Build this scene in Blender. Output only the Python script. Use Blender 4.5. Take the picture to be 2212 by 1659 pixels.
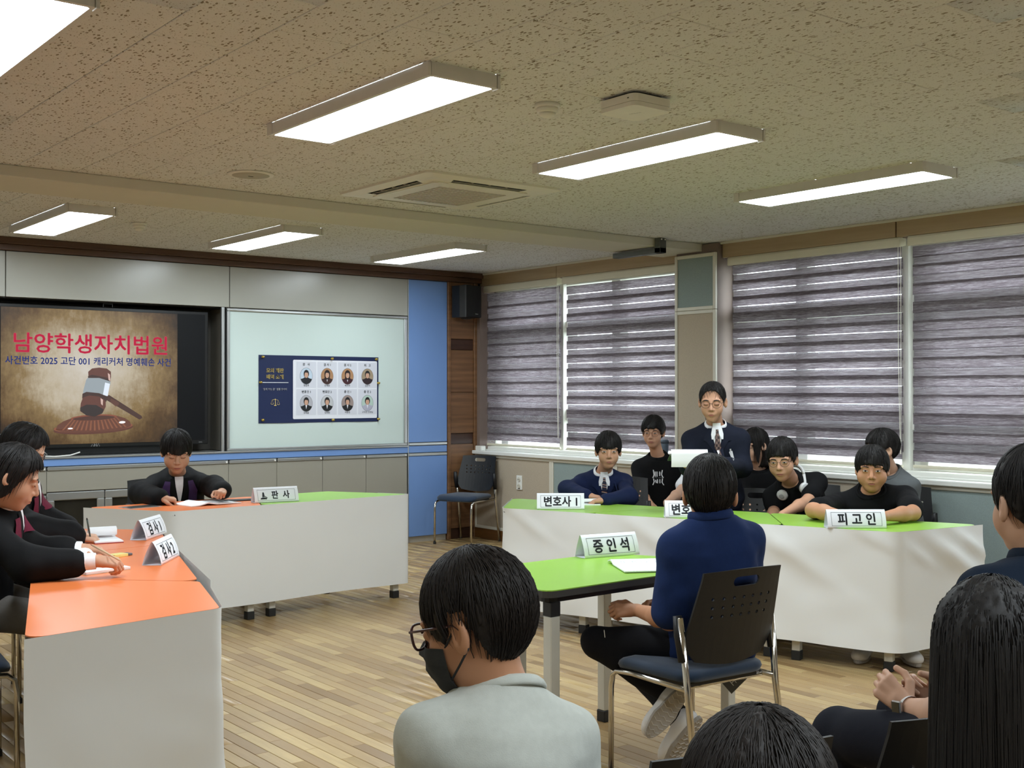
import bpy, bmesh, math, random
import numpy as np
from mathutils import Vector, Matrix
from mathutils.geometry import delaunay_2d_cdt
for _o in list(bpy.data.objects):
    bpy.data.objects.remove(_o)
SC = bpy.context.scene
COL = SC.collection
PI = math.pi
random.seed(7)
RNG = np.random.default_rng(11)

# ------------------------------------------------------------------ camera, world, exposure
YAW, PITCH = 0.66753, 0.00736
cam_d = bpy.data.cameras.new('camera')
cam_d.sensor_width = 36.0
cam_d.lens = 2540.0 / 2212.0 * 36.0
cam_d.clip_start = 0.02
cam = bpy.data.objects.new('camera', cam_d)
COL.objects.link(cam)
cam.location = (0, 0, 1.44)
cam.rotation_euler = (PI / 2 + PITCH, 0, -YAW)
SC.camera = cam
world = bpy.data.worlds.new('overcast_sky')
SC.world = world
world.use_nodes = True
_wn = world.node_tree
_bg = _wn.nodes['Background']
_bg.inputs[0].default_value = (0.86, 0.92, 1.0, 1)
_bg.inputs[1].default_value = 12.5            # bright overcast daylight outside the blinds
LAMP_STRENGTH = 27.0                           # the ceiling LED panels
SC.view_settings.view_transform = 'Standard'
SC.view_settings.look = 'None'
SC.view_settings.gamma = 1.0
SC.view_settings.use_curve_mapping = False
SC.view_settings.exposure = 0.0
SC.cycles.use_denoising = True
SC.cycles.max_bounces = 8
SC.cycles.diffuse_bounces = 4
SC.cycles.glossy_bounces = 3
SC.cycles.transmission_bounces = 5
SC.cycles.transparent_max_bounces = 12
SC.cycles.sample_clamp_indirect = 6.0
SC.cycles.caustics_reflective = False
SC.cycles.caustics_refractive = False

# room measures (metres); the camera stands at x = 0, y = 0
CEIL = 2.63
XR, YF = 6.98, 9.46            # right wall panel face, front cabinet face
XL, YB = -0.62, -2.3

# ------------------------------------------------------------------ materials
def lin(c):
    c = c / 255.0
    return c / 12.92 if c <= 0.04045 else ((c + 0.055) / 1.055) ** 2.4
def rgb(r, g, b):
    return (lin(r), lin(g), lin(b), 1.0)
MATS = {}
class NT:
    def __init__(s, name):
        s.m = bpy.data.materials.new(name); s.m.use_nodes = True
        s.t = s.m.node_tree; s.b = s.t.nodes['Principled BSDF']; s.out = s.t.nodes['Material Output']
        MATS[name] = s.m
    def n(s, typ, **kw):
        nd = s.t.nodes.new(typ)
        for k, v in kw.items():
            if k.startswith('i_'):
                key = k[2:]
                nd.inputs[int(key) if key.isdigit() else key.replace('_', ' ')].default_value = v
            else: setattr(nd, k, v)
        return nd
    def l(s, a, b): s.t.links.new(a, b)
    def mix(s, fac, a, b, mode='MIX'):
        nd = s.n('ShaderNodeMix', data_type='RGBA', blend_type=mode)
        for i, v in ((0, fac), (6, a), (7, b)):
            if hasattr(v, 'is_output'): s.l(v, nd.inputs[i])
            else: nd.inputs[i].default_value = v
        return nd.outputs[2]
    def math(s, op, a, b=0.0, c=0.0, clamp=False):
        nd = s.n('ShaderNodeMath', operation=op, use_clamp=clamp)
        for i, v in enumerate((a, b, c)):
            if hasattr(v, 'is_output'): s.l(v, nd.inputs[i])
            else: nd.inputs[i].default_value = v
        return nd.outputs[0]
    def coord(s, kind='Object', scale=(1, 1, 1), loc=(0, 0, 0)):
        if kind == 'World': o = s.n('ShaderNodeNewGeometry').outputs['Position']
        else: o = s.n('ShaderNodeTexCoord').outputs[kind]
        mp = s.n('ShaderNodeMapping'); mp.inputs['Scale'].default_value = scale; mp.inputs['Location'].default_value = loc
        s.l(o, mp.inputs[0]); return mp.outputs[0]
    def noise(s, vec, scale, detail=3, rough=0.55):
        nd = s.n('ShaderNodeTexNoise'); nd.inputs['Scale'].default_value = scale
        nd.inputs['Detail'].default_value = detail; nd.inputs['Roughness'].default_value = rough
        if vec is not None: s.l(vec, nd.inputs['Vector'])
        return nd.outputs[0]
    def ramp(s, fac, stops):
        nd = s.n('ShaderNodeValToRGB'); cr = nd.color_ramp
        while len(cr.elements) < len(stops): cr.elements.new(0.5)
        for e, (p, c) in zip(cr.elements, stops): e.position = p; e.color = c
        s.l(fac, nd.inputs[0]); return nd.outputs[0]
    def bump(s, h, strength=0.3, dist=0.002):
        nd = s.n('ShaderNodeBump'); nd.inputs['Strength'].default_value = strength; nd.inputs['Distance'].default_value = dist
        s.l(h, nd.inputs['Height']); s.l(nd.outputs[0], s.b.inputs['Normal'])
def shade(c, k): return (min(c[0] * k, 1), min(c[1] * k, 1), min(c[2] * k, 1), 1)
def pm(name, col, rough=0.5, metal=0.0, var=0.08, scale=12.0, bump=0.0, bscale=200.0, aniso=(1, 1, 1), spec=0.5, kind='Object', coat=0.0, sheen=0.0):
    """a plain procedural material: colour with a little noise and fine relief"""
    if name in MATS: return MATS[name]
    t = NT(name)
    v = t.coord(kind, aniso)
    f = t.noise(v, scale, 3)
    t.l(t.mix(f, shade(col, 1 - var), shade(col, 1 + var)), t.b.inputs['Base Color'])
    t.b.inputs['Roughness'].default_value = rough; t.b.inputs['Metallic'].default_value = metal
    t.b.inputs['Specular IOR Level'].default_value = spec
    t.b.inputs['Coat Weight'].default_value = coat
    t.b.inputs['Sheen Weight'].default_value = sheen
    if bump: t.bump(t.noise(v, bscale, 2), bump)
    return t.m
def emit(name, col, strength):
    if name in MATS: return MATS[name]
    t = NT(name)
    t.b.inputs['Base Color'].default_value = (0.02, 0.02, 0.02, 1)
    t.b.inputs['Emission Color'].default_value = col; t.b.inputs['Emission Strength'].default_value = strength
    return t.m

# ------------------------------------------------------------------ objects
def mesh(name, V, F, mat=None, smooth=False):
    me = bpy.data.meshes.new(name)
    V = np.asarray(V, dtype=np.float32)
    if isinstance(F, np.ndarray) and F.ndim == 2:
        n = F.shape[1]
        me.vertices.add(len(V)); me.vertices.foreach_set('co', V.ravel())
        me.loops.add(F.size); me.loops.foreach_set('vertex_index', F.astype(np.int32).ravel())
        me.polygons.add(len(F)); me.polygons.foreach_set('loop_start', np.arange(0, F.size, n, dtype=np.int32))
        me.update(calc_edges=True); me.validate()
    else:
        me.from_pydata([tuple(map(float, v)) for v in V], [], [tuple(map(int, f)) for f in F])
    if smooth and len(me.polygons): me.polygons.foreach_set('use_smooth', np.ones(len(me.polygons), dtype=bool))
    if mat is not None:
        for m in (mat if isinstance(mat, (list, tuple)) else [mat]): me.materials.append(m)
    return me
def link(name, data, parent=None, loc=None, rot=None):
    o = bpy.data.objects.new(name, data)
    COL.objects.link(o)
    if parent is not None: o.parent = parent
    if loc is not None: o.location = loc
    if rot is not None: o.rotation_euler = rot if hasattr(rot, '__len__') else (0, 0, rot)
    return o
def tag(o, label, cat, group=None, kind=None):
    o['label'] = label; o['category'] = cat
    if group: o['group'] = group
    if kind: o['kind'] = kind
    return o
def thing(name, label, cat, loc=(0, 0, 0), rot=0.0, group=None):
    o = link(name, None, None, loc, rot); o.empty_display_size = 0.05
    return tag(o, label, cat, group)
def structure(o):
    o['kind'] = 'structure'; return o
def copytree(o, parent=None):
    c = o.copy(); COL.objects.link(c); c.parent = parent
    for ch in o.children: copytree(ch, c)
    return c

class G:
    """collects polygons; build() links them as one mesh object"""
    def __init__(s): s.V = []; s.F = []
    def add(s, V, F):
        b = len(s.V); s.V += [tuple(v) for v in V]; s.F += [tuple(i + b for i in f) for f in F]; return s
    def box(s, x0, x1, y0, y1, z0, z1, c=0.0, M=None):
        if c <= 0:
            V = [(x, y, z) for x in (x0, x1) for y in (y0, y1) for z in (z0, z1)]
            F = [(0, 1, 3, 2), (4, 6, 7, 5), (0, 4, 5, 1), (2, 3, 7, 6), (0, 2, 6, 4), (1, 5, 7, 3)]
        else:
            c = min(c, abs(x1 - x0) * .49, abs(y1 - y0) * .49, abs(z1 - z0) * .49)
            V, ix = [], {}
            lo, hi = (x0, y0, z0), (x1, y1, z1)
            for sx in (0, 1):
                for sy in (0, 1):
                    for sz in (0, 1):
                        sg = (sx, sy, sz)
                        for ax in range(3):   # vertex lying on the face of axis ax
                            p = [0, 0, 0]
                            for k in range(3):
                                e = (lo, hi)[sg[k]][k]; p[k] = e if k == ax else e + (c if sg[k] == 0 else -c)
                            ix[sg, ax] = len(V); V.append(tuple(p))
            F = []
            def cyc(ax, s0):
                a, b = [(1, 2), (2, 0), (0, 1)][ax]
                r = []
                for (ua, ub) in ((0, 0), (1, 0), (1, 1), (0, 1)):
                    q = [0, 0, 0]; q[ax] = s0; q[a] = ua; q[b] = ub; r.append(tuple(q))
                return r if s0 else r[::-1]
            for ax in range(3):
                for s0 in (0, 1): F.append(tuple(ix[q, ax] for q in cyc(ax, s0)))
            for ax in range(3):        # edges along axis ax
                a, b = [(1, 2), (2, 0), (0, 1)][ax]
                for ua in (0, 1):
                    for ub in (0, 1):
                        q0 = [0, 0, 0]; q0[a] = ua; q0[b] = ub; q1 = list(q0); q1[ax] = 1
                        q0 = tuple(q0); q1 = tuple(q1)
                        f = (ix[q0, a], ix[q0, b], ix[q1, b], ix[q1, a])
                        F.append(f if (ua ^ ub) == 0 else f[::-1])
            for sg in [(i, j, k) for i in (0, 1) for j in (0, 1) for k in (0, 1)]:
                f = tuple(ix[sg, k] for k in range(3)); F.append(f if sum(sg) % 2 else f[::-1])
        if M is not None: V = [tuple(M @ Vector(v)) for v in V]
        return s.add(V, F)
    def prism(s, poly, z0, z1):
        n = len(poly)
        V = [(x, y, z0) for x, y in poly] + [(x, y, z1) for x, y in poly]
        F = [tuple(range(n - 1, -1, -1)), tuple(range(n, 2 * n))] + [(i, (i + 1) % n, (i + 1) % n + n, i + n) for i in range(n)]
        return s.add(V, F)
    def tube(s, pts, r, n=8, cap=True, flat=1.0):
        pts = [Vector(p) for p in pts]; m = len(pts)
        rs = list(r) if hasattr(r, '__len__') else [r] * m
        up = Vector((0, 0, 1)); V = []; F = []; nrm = None
        for i in range(m):
            t = (pts[min(i + 1, m - 1)] - pts[max(i - 1, 0)]).normalized()
            if nrm is None:
                nrm = t.cross(up) if abs(t.dot(up)) < .98 else t.cross(Vector((0, 1, 0)))
            nrm = (nrm - t * nrm.dot(t)).normalized(); b = t.cross(nrm)
            for k in range(n):
                a = 2 * PI * k / n; V.append(pts[i] + (nrm * math.cos(a) + b * math.sin(a) * flat) * rs[i])
        for i in range(m - 1):
            for k in range(n):
                F.append((i * n + k, i * n + (k + 1) % n, (i + 1) * n + (k + 1) % n, (i + 1) * n + k))
        if cap: F += [tuple(range(n - 1, -1, -1)), tuple(range((m - 1) * n, m * n))]
        return s.add(V, F)
    def lathe(s, prof, n=24, c=(0, 0, 0), axis=2):
        V = []; F = []
        for r, z in prof:
            for k in range(n):
                a = 2 * PI * k / n; p = [r * math.cos(a), r * math.sin(a), z]
                if axis == 1: p = [p[0], -p[2], p[1]]
                if axis == 0: p = [p[2], p[0], p[1]]
                V.append((p[0] + c[0], p[1] + c[1], p[2] + c[2]))
        m = len(prof)
        for i in range(m - 1):
            for k in range(n): F.append((i * n + k, i * n + (k + 1) % n, (i + 1) * n + (k + 1) % n, (i + 1) * n + k))
        F += [tuple(range(n - 1, -1, -1)), tuple(range((m - 1) * n, m * n))]
        return s.add(V, F)
    def grid(s, fn, nu, nv):
        V = [fn(i / nu, j / nv) for j in range(nv + 1) for i in range(nu + 1)]
        F = [(j * (nu + 1) + i, j * (nu + 1) + i + 1, (j + 1) * (nu + 1) + i + 1, (j + 1) * (nu + 1) + i) for j in range(nv) for i in range(nu)]
        return s.add(V, F)
    def data(s, name, mat, smooth=False): return mesh(name, s.V, s.F, mat, smooth)
    def build(s, name, mat, parent=None, smooth=False, loc=None, rot=None):
        return link(name, s.data(name, mat, smooth), parent, loc, rot)
def smooth_by_angle(o, ang=40):
    me = o.data
    me.polygons.foreach_set('use_smooth', np.ones(len(me.polygons), dtype=bool))
    bm = bmesh.new(); bm.from_mesh(me)
    for e in bm.edges:
        if len(e.link_faces) == 2 and e.calc_face_angle(0) > math.radians(ang): e.smooth = False
    bm.to_mesh(me); bm.free(); return o
def fillet(poly, r, n=5):
    """polygon with rounded corners (counter-clockwise points)"""
    out = []; m = len(poly)
    for i in range(m):
        p0, p, p1 = Vector(poly[i - 1]), Vector(poly[i]), Vector(poly[(i + 1) % m])
        a = (p0 - p).normalized(); b = (p1 - p).normalized()
        half = math.acos(max(-1, min(1, a.dot(b)))) / 2
        d = min(r / math.tan(half), (p0 - p).length * .45, (p1 - p).length * .45); rr = d * math.tan(half)
        c = p + (a + b).normalized() * (rr / math.sin(half))
        s0 = p + a * d; s1 = p + b * d
        a0 = math.atan2(s0.y - c.y, s0.x - c.x); a1 = math.atan2(s1.y - c.y, s1.x - c.x)
        while a1 - a0 > PI: a1 -= 2 * PI
        while a1 - a0 < -PI: a1 += 2 * PI
        for k in range(n + 1):
            t = a0 + (a1 - a0) * k / n; out.append((c.x + rr * math.cos(t), c.y + rr * math.sin(t)))
    return out
_TXT = None
def text_data(body, size, bold=0.0, sx=1.0, res=2, spacing=1.0, align='CENTER'):
    """lettering as a flat mesh in the xy plane, centred; bold letters are thickened by shifted copies"""
    global _TXT
    if _TXT is None: _TXT = bpy.data.scenes.new('type_setting')
    cu = bpy.data.curves.new('lettering', 'FONT'); cu.body = body; cu.size = size
    cu.resolution_u = res; cu.space_character = spacing
    cu.align_x = align; cu.align_y = 'CENTER'
    o = bpy.data.objects.new('lettering', cu); _TXT.collection.objects.link(o)
    with bpy.context.temp_override(scene=_TXT, view_layer=_TXT.view_layers[0]): dg = bpy.context.evaluated_depsgraph_get()
    me = bpy.data.meshes.new_from_object(o.evaluated_get(dg))
    bpy.data.objects.remove(o); bpy.data.curves.remove(cu)
    n = len(me.vertices); co = np.zeros(n * 3, np.float32); me.vertices.foreach_get('co', co)
    co = co.reshape(-1, 3)
    if n:
        mid = (co.max(0) + co.min(0)) / 2
        co[:, 1] -= mid[1]
        if align == 'CENTER': co[:, 0] -= mid[0]
    F = [tuple(q.vertices) for q in me.polygons]
    bpy.data.meshes.remove(me)
    VV = []; FF = []
    b = bold * size
    for dx, dy in (((-b, 0), (b, 0), (0, -b), (0, b)) if bold else ((0, 0),)):
        k = len(VV); VV += [((x + dx) * sx, y + dy, z) for x, y, z in co]; FF += [tuple(i + k for i in f) for f in F]
    return mesh('lettering', VV, FF)
def text_on(body, size, mat, parent, M, name='lettering', **kw):
    me = text_data(body, size, **kw); me.name = name; me.transform(M); me.materials.append(mat)
    return link(name, me, parent)
def basis(o, x, y, z=None):
    x = Vector(x).normalized(); y = Vector(y).normalized(); z = Vector(z) if z else x.cross(y)
    return Matrix(((x.x, y.x, z.x, o[0]), (x.y, y.y, z.y, o[1]), (x.z, y.z, z.z, o[2]), (0, 0, 0, 1)))
# ================================================================== surfaces
def floor_material(name):
    t = NT(name)
    pos = t.n('ShaderNodeNewGeometry').outputs['Position']
    sx = t.n('ShaderNodeSeparateXYZ'); t.l(pos, sx.inputs[0])
    row = t.math('FLOOR', t.math('DIVIDE', sx.outputs[0], PLW))
    off = t.math('MULTIPLY', t.math('FRACT', t.math('MULTIPLY', row, 0.618034)), PLL)
    idx = t.math('FLOOR', t.math('DIVIDE', t.math('SUBTRACT', sx.outputs[1], off), PLL))
    cb = t.n('ShaderNodeCombineXYZ'); t.l(row, cb.inputs[0]); t.l(idx, cb.inputs[1])
    wn = t.n('ShaderNodeTexWhiteNoise'); t.l(cb.outputs[0], wn.inputs['Vector'])
    base = t.ramp(wn.outputs[0], [(0.0, rgb(140, 112, 72)), (0.25, rgb(172, 143, 98)), (0.6, rgb(190, 162, 112)), (0.88, rgb(214, 188, 132)), (1.0, rgb(160, 126, 84))])
    gv = t.n('ShaderNodeMapping'); gv.inputs['Scale'].default_value = (60, 5, 5); t.l(pos, gv.inputs[0])
    add = t.n('ShaderNodeVectorMath', operation='ADD'); t.l(gv.outputs[0], add.inputs[0]); t.l(wn.outputs[1], add.inputs[1])
    grain = t.noise(add.outputs[0], 1.0, 5, 0.6)
    c1 = t.mix(t.math('MULTIPLY', grain, 0.65), base, rgb(132, 98, 58))
    # worn, greyed patches and a few dark scuffs
    wear = t.noise(t.coord('World', (1, 1, 1)), 1.3, 4, 0.6)
    wf = t.ramp(wear, [(0.42, (0, 0, 0, 1)), (0.72, (0.5, 0.5, 0.5, 1))])
    c2 = t.mix(wf, c1, rgb(150, 128, 98))
    sc = t.noise(t.coord('World', (1.2, 9, 1), (4, 2, 0)), 2.2, 3, 0.7)
    sf = t.ramp(sc, [(0.72, (0, 0, 0, 1)), (0.8, (0.55, 0.55, 0.55, 1))])
    c3 = t.mix(sf, c2, rgb(92, 76, 58))
    t.l(c3, t.b.inputs['Base Color'])
    rg = t.n('ShaderNodeMapRange'); t.l(wear, rg.inputs[0]); rg.inputs[3].default_value = 0.26; rg.inputs[4].default_value = 0.42
    t.l(rg.outputs[0], t.b.inputs['Roughness'])
    t.bump(grain, 0.12, 0.001)
    return t.m
PLW, PLL = 0.06, 0.5
M_plank = floor_material('oak_strip')
M_joint = pm('dark_joint', rgb(66, 48, 30), 0.8)
def ceiling_material(name):
    t = NT(name)
    v = t.coord('World', (1, 1, 1))
    # short fissures running along the board
    wob = t.n('ShaderNodeTexNoise'); wob.inputs['Scale'].default_value = 30; t.l(v, wob.inputs['Vector'])
    wv = t.n('ShaderNodeVectorMath', operation='MULTIPLY_ADD'); t.l(wob.outputs[1], wv.inputs[0]); wv.inputs[1].default_value = (0.02, 0.02, 0); t.l(v, wv.inputs[2])
    mp = t.n('ShaderNodeMapping'); mp.inputs['Scale'].default_value = (80, 34, 1); mp.inputs['Rotation'].default_value = (0, 0, 0.12); t.l(wv.outputs[0], mp.inputs[0])
    vo = t.n('ShaderNodeTexVoronoi', voronoi_dimensions='2D', feature='F1'); vo.inputs['Scale'].default_value = 1.0; t.l(mp.outputs[0], vo.inputs['Vector'])
    sep = t.n('ShaderNodeSeparateColor'); t.l(vo.outputs['Color'], sep.inputs[0])
    size = t.math('MULTIPLY', t.math('POWER', sep.outputs[0], 3.0), 0.40)
    hole = t.math('LESS_THAN', vo.outputs['Distance'], size)
    mp2 = t.n('ShaderNodeMapping'); mp2.inputs['Scale'].default_value = (120, 95, 1); t.l(v, mp2.inputs[0])
    vo2 = t.n('ShaderNodeTexVoronoi', voronoi_dimensions='2D'); vo2.inputs['Scale'].default_value = 1.0; t.l(mp2.outputs[0], vo2.inputs['Vector'])
    sep2 = t.n('ShaderNodeSeparateColor'); t.l(vo2.outputs['Color'], sep2.inputs[0])
    pin = t.math('LESS_THAN', vo2.outputs['Distance'], t.math('MULTIPLY', t.math('POWER', sep2.outputs[1], 4.0), 0.34))
    h = t.math('MAXIMUM', hole, t.math('MULTIPLY', pin, 0.5))
    base = t.mix(t.noise(v, 0.9, 2), rgb(222, 222, 222), rgb(212, 212, 210))
    t.l(t.mix(h, base, rgb(136, 126, 108)), t.b.inputs['Base Color'])
    t.b.inputs['Roughness'].default_value = 0.9
    return t.m
M_tile = ceiling_material('fissured_tile')
def wood_material(name, c0, c1, along=0, scale=7.0, rough=0.42):
    t = NT(name)
    s = [26, 26, 26]; s[along] = 1.6
    v = t.coord('World', tuple(s))
    n1 = t.noise(v, 1.0, 5, 0.6)
    n2 = t.noise(t.coord('World', tuple(k * 0.25 for k in s)), 1.0, 3)
    f = t.math('ADD', t.math('MULTIPLY', n1, 0.7), t.math('MULTIPLY', n2, 0.4))
    t.l(t.ramp(f, [(0.32, c0), (0.72, c1)]), t.b.inputs['Base Color'])
    t.b.inputs['Roughness'].default_value = rough
    t.bump(n1, 0.1, 0.001)
    return t.m
M_trim = wood_material('dark_walnut', rgb(62, 40, 26), rgb(96, 66, 44), 0)
M_walnut = wood_material('walnut_panel', rgb(92, 64, 42), rgb(136, 98, 66), 0)
M_walnut_dk = wood_material('dark_walnut_inlay', rgb(48, 28, 20), rgb(72, 46, 34), 0)
M_fascia = wood_material('pale_maple', rgb(158, 136, 104), rgb(176, 154, 122), 1)
M_base = wood_material('brown_skirting', rgb(82, 52, 22), rgb(112, 74, 32), 1)
M_wallpaint = pm('cream_wall_paint', rgb(206, 200, 184), 0.85, var=0.03, scale=3, kind='World')
M_beam = pm('cream_beam_paint', rgb(206, 202, 188), 0.8, var=0.05, scale=4, kind='World')
M_beigecloth = pm('beige_board_cloth', rgb(178, 165, 146), 0.95, var=0.16, scale=160, bump=0.25, bscale=420, kind='World')
M_tealcloth = pm('grey_green_board_cloth', rgb(140, 154, 152), 0.95, var=0.15, scale=150, bump=0.25, bscale=420, kind='World')
M_pvc = pm('ivory_plastic', rgb(212, 208, 194), 0.45, var=0.03)
M_white = pm('white_paint', rgb(232, 232, 226), 0.4, var=0.03)
M_taupe = pm('taupe_reveal', rgb(122, 106, 98), 0.7, var=0.06)
M_dark = pm('soft_black', rgb(20, 20, 21), 0.5, var=0.1)
M_alu = pm('brushed_aluminium', rgb(196, 198, 198), 0.32, 0.9, var=0.05, scale=40, aniso=(1, 1, 30))
M_paper = pm('white_paper', rgb(240, 242, 244), 0.75, var=0.02, scale=6)

# ================================================================== floor
def in_view(P, margin=60):
    """rough picture position of a world point (used only to choose which alike pieces are worth being separate)"""
    cy, sy = math.cos(YAW), math.sin(YAW)
    x, y, z = P[0], P[1], P[2] - 1.44
    d = x * sy + y * cy; r = x * cy - y * sy
    if d < 0.3: return None
    u = 1106 + 2540 * r / d; v = 829 + 19 - 2540 * z / d
    if -margin < u < 2212 + margin and -margin < v < 1659 + margin: return u, v, d
    return None
g = G().box(XL, 7.3, YB, 10.0, -0.10, -0.012)
floor = structure(g.build('floor', M_joint))
plank_me = G().box(0.0014, PLW - 0.0014, 0.0006, PLL - 0.0006, -0.012, 0.0, 0.0012).data('plank', M_plank)
cand = []; rest = []
for i in range(int(math.floor(XL / PLW)), int(7.05 / PLW)):
    off = ((i * 0.618034) % 1.0) * PLL
    for j in range(int((YB - off) / PLL) - 1, int((9.55 - off) / PLL) + 1):
        x0, y0 = i * PLW, off + j * PLL
        if y0 < YB - 0.5: continue
        q = in_view((x0 + PLW / 2, y0 + PLL / 2, 0), 0)
        seen = q is not None and not (q[0] < 470 and q[1] > 1300) and not (q[0] > 2000) and not (860 < q[0] < 1250 and q[1] > 1440) and y0 < 6.9 and not (x0 > 4.4 and y0 > 4.1)
        if seen: cand.append((q[2], x0, y0))
        else: rest.append((x0, y0))
cand.sort()
for d, x0, y0 in cand[:300]:
    link('plank', plank_me, floor, (x0, y0, 0))
rest += [(x, y) for d, x, y in cand[300:]]
V = []; F = []
for x0, y0 in rest:
    b = len(V); e = 0.0014
    for z, c in ((-0.012, 0.0), (-0.001, 0.0), (0.0, 0.001)):
        V += [(x0 + e + c, y0 + e + c, z), (x0 + PLW - e - c, y0 + e + c, z), (x0 + PLW - e - c, y0 + PLL - e - c, z), (x0 + e + c, y0 + PLL - e - c, z)]
    for k in range(2):
        for q in range(4): F.append((b + 4 * k + q, b + 4 * k + (q + 1) % 4, b + 4 * k + 4 + (q + 1) % 4, b + 4 * k + 4 + q))
    F.append((b + 8, b + 9, b + 10, b + 11))
o = link('planks', mesh('planks', np.array(V), np.array(F), M_plank), floor); o['kind'] = 'stuff'

# ================================================================== ceiling
g = G().box(XL, 7.3, YB, 10.0, CEIL + 0.012, CEIL + 0.12)
ceiling = structure(g.build('ceiling', pm('tile_joint', rgb(150, 134, 104), 0.9)))
TW, TL = 0.30, 0.60
tile_me = G().box(0.0018, TW - 0.0018, 0.0018, TL - 0.0018, 0.0, 0.012, 0.0022).data('ceiling_tile', M_tile)
cand = []; rest = []
for i in range(-7, 20):
    x0 = 1.47 + TW * i
    for j in range(-12, 10):
        y0 = 4.10 + TL * j + (0.3 if i % 2 == 0 else 0.0)
        if x0 < XL - 0.2 or y0 < YB - 0.3 or y0 > 9.3: continue
        if 6.44 < y0 + 0.05 and y0 + TL < 6.95: continue
        q = in_view((x0 + TW / 2, y0 + TL / 2, CEIL), 40)
        if q: cand.append((q[2], x0, y0))
        else: rest.append((x0, y0))
cand.sort()
for d, x0, y0 in cand[:300]: link('ceiling_tile', tile_me, ceiling, (x0, y0, CEIL))
rest += [(x, y) for d, x, y in cand[300:]]
V = []; F = []
for x0, y0 in rest:
    b = len(V); e = 0.0018
    V += [(x0 + e, y0 + e, CEIL), (x0 + e, y0 + TL - e, CEIL), (x0 + TW - e, y0 + TL - e, CEIL), (x0 + TW - e, y0 + e, CEIL)]
    V += [(x, y, CEIL + 0.012) for x, y, z in V[b:b + 4]]
    F += [(b, b + 1, b + 2, b + 3)] + [(b + q, b + 4 + q, b + 4 + (q + 1) % 4, b + (q + 1) % 4) for q in range(4)]
o = link('ceiling_tiles', mesh('ceiling_tiles', np.array(V), np.array(F), M_tile), ceiling); o['kind'] = 'stuff'
# the shallow boxed beam crossing the ceiling
g = G().box(XL, 7.06, 6.43, 6.92, 2.568, CEIL, 0.004)
structure(g.build('trim_1', M_beam))

# ================================================================== walls
structure(G().box(XL - 0.12, XL, YB, 10.0, -0.1, 2.75).build('wall_left', M_wallpaint))
structure(G().box(XL, 7.4, YB - 0.12, YB, -0.1, 2.75).build('wall_back', M_wallpaint))
structure(G().box(XL, 7.4, 9.86, 10.0, -0.1, 2.75).build('wall_front', M_wallpaint))
# right wall: parapet, lintel, pillar and the solid length beside the audience
g = G()
g.box(7.0, 7.36, YB, 9.9, -0.1, 0.83)
g.box(7.09, 7.36, YB, 9.9, 2.50, 2.75)
g.box(7.0, 7.36, YB, 2.1, 0.83, 2.50)
g.box(7.0, 7.36, 9.40, 9.9, 0.83, 2.50)
wall_right = structure(g.build('wall_right', M_taupe))
g = G().box(7.0, 7.36, 6.267, 6.707, 0.0, 2.62)
structure(g.build('wall_right_pillar', M_taupe))
# skirting
structure(G().box(6.972, 7.0, YB, 9.46, 0.0, 0.10, 0.003).build('baseboard_right', M_base))
# fascia boards over the blinds
for i, (y0, y1) in enumerate(((2.0, 4.69), (4.70, 6.26), (6.715, 8.28), (8.285, 9.46))):
    structure(G().box(7.05, 7.09, y0, y1, 2.505, CEIL, 0.002).build('trim_%d' % (2 + i), M_fascia))
structure(G().box(7.035, 7.09, YB, 9.46, 2.612, CEIL, 0.003).build('trim_6', M_pvc))
# cloth pin boards under the sill and on the pillar
def board(y0, y1, z0, z1, mat, label):
    b = thing('pin_board', label, 'board', (0, 0, 0))
    G().box(6.984, 7.0, y0 + .012, y1 - .012, z0 + .012, z1 - .012).build('cloth_panel', mat, b)
    for nm, bx in (('frame_strip', (y0, y0 + .028, z0, z1)), ('frame_strip', (y1 - .028, y1, z0, z1)), ('frame_strip', (y0 + .028, y1 - .028, z0, z0 + .028)), ('frame_strip', (y0 + .028, y1 - .028, z1 - .028, z1))):
        G().box(6.974, 7.0, *bx, 0.003).build(nm, M_pvc, b)
    return b
board(8.27, 9.455, 0.10, 0.83, M_beigecloth, 'beige cloth board under the sill behind the empty corner chair')
board(7.42, 8.268, 0.10, 0.83, M_tealcloth, 'grey green cloth board under the sill behind the boy in the navy blazer')
board(6.0, 7.418, 0.10, 0.83, M_beigecloth, 'beige cloth board under the sill behind the standing girl')
board(4.46, 5.998, 0.10, 0.83, M_beigecloth, 'beige cloth board under the sill behind the boy with the headphones')
board(2.0, 4.458, 0.10, 0.83, M_tealcloth, 'grey green cloth board under the sill at the right edge')
board(6.267, 6.707, 2.10, 2.548, M_tealcloth, 'small grey green cloth board at the top of the pillar')
board(6.267, 6.707, 0.83, 2.098, M_beigecloth, 'tall beige cloth board on the pillar between the windows')

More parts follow.
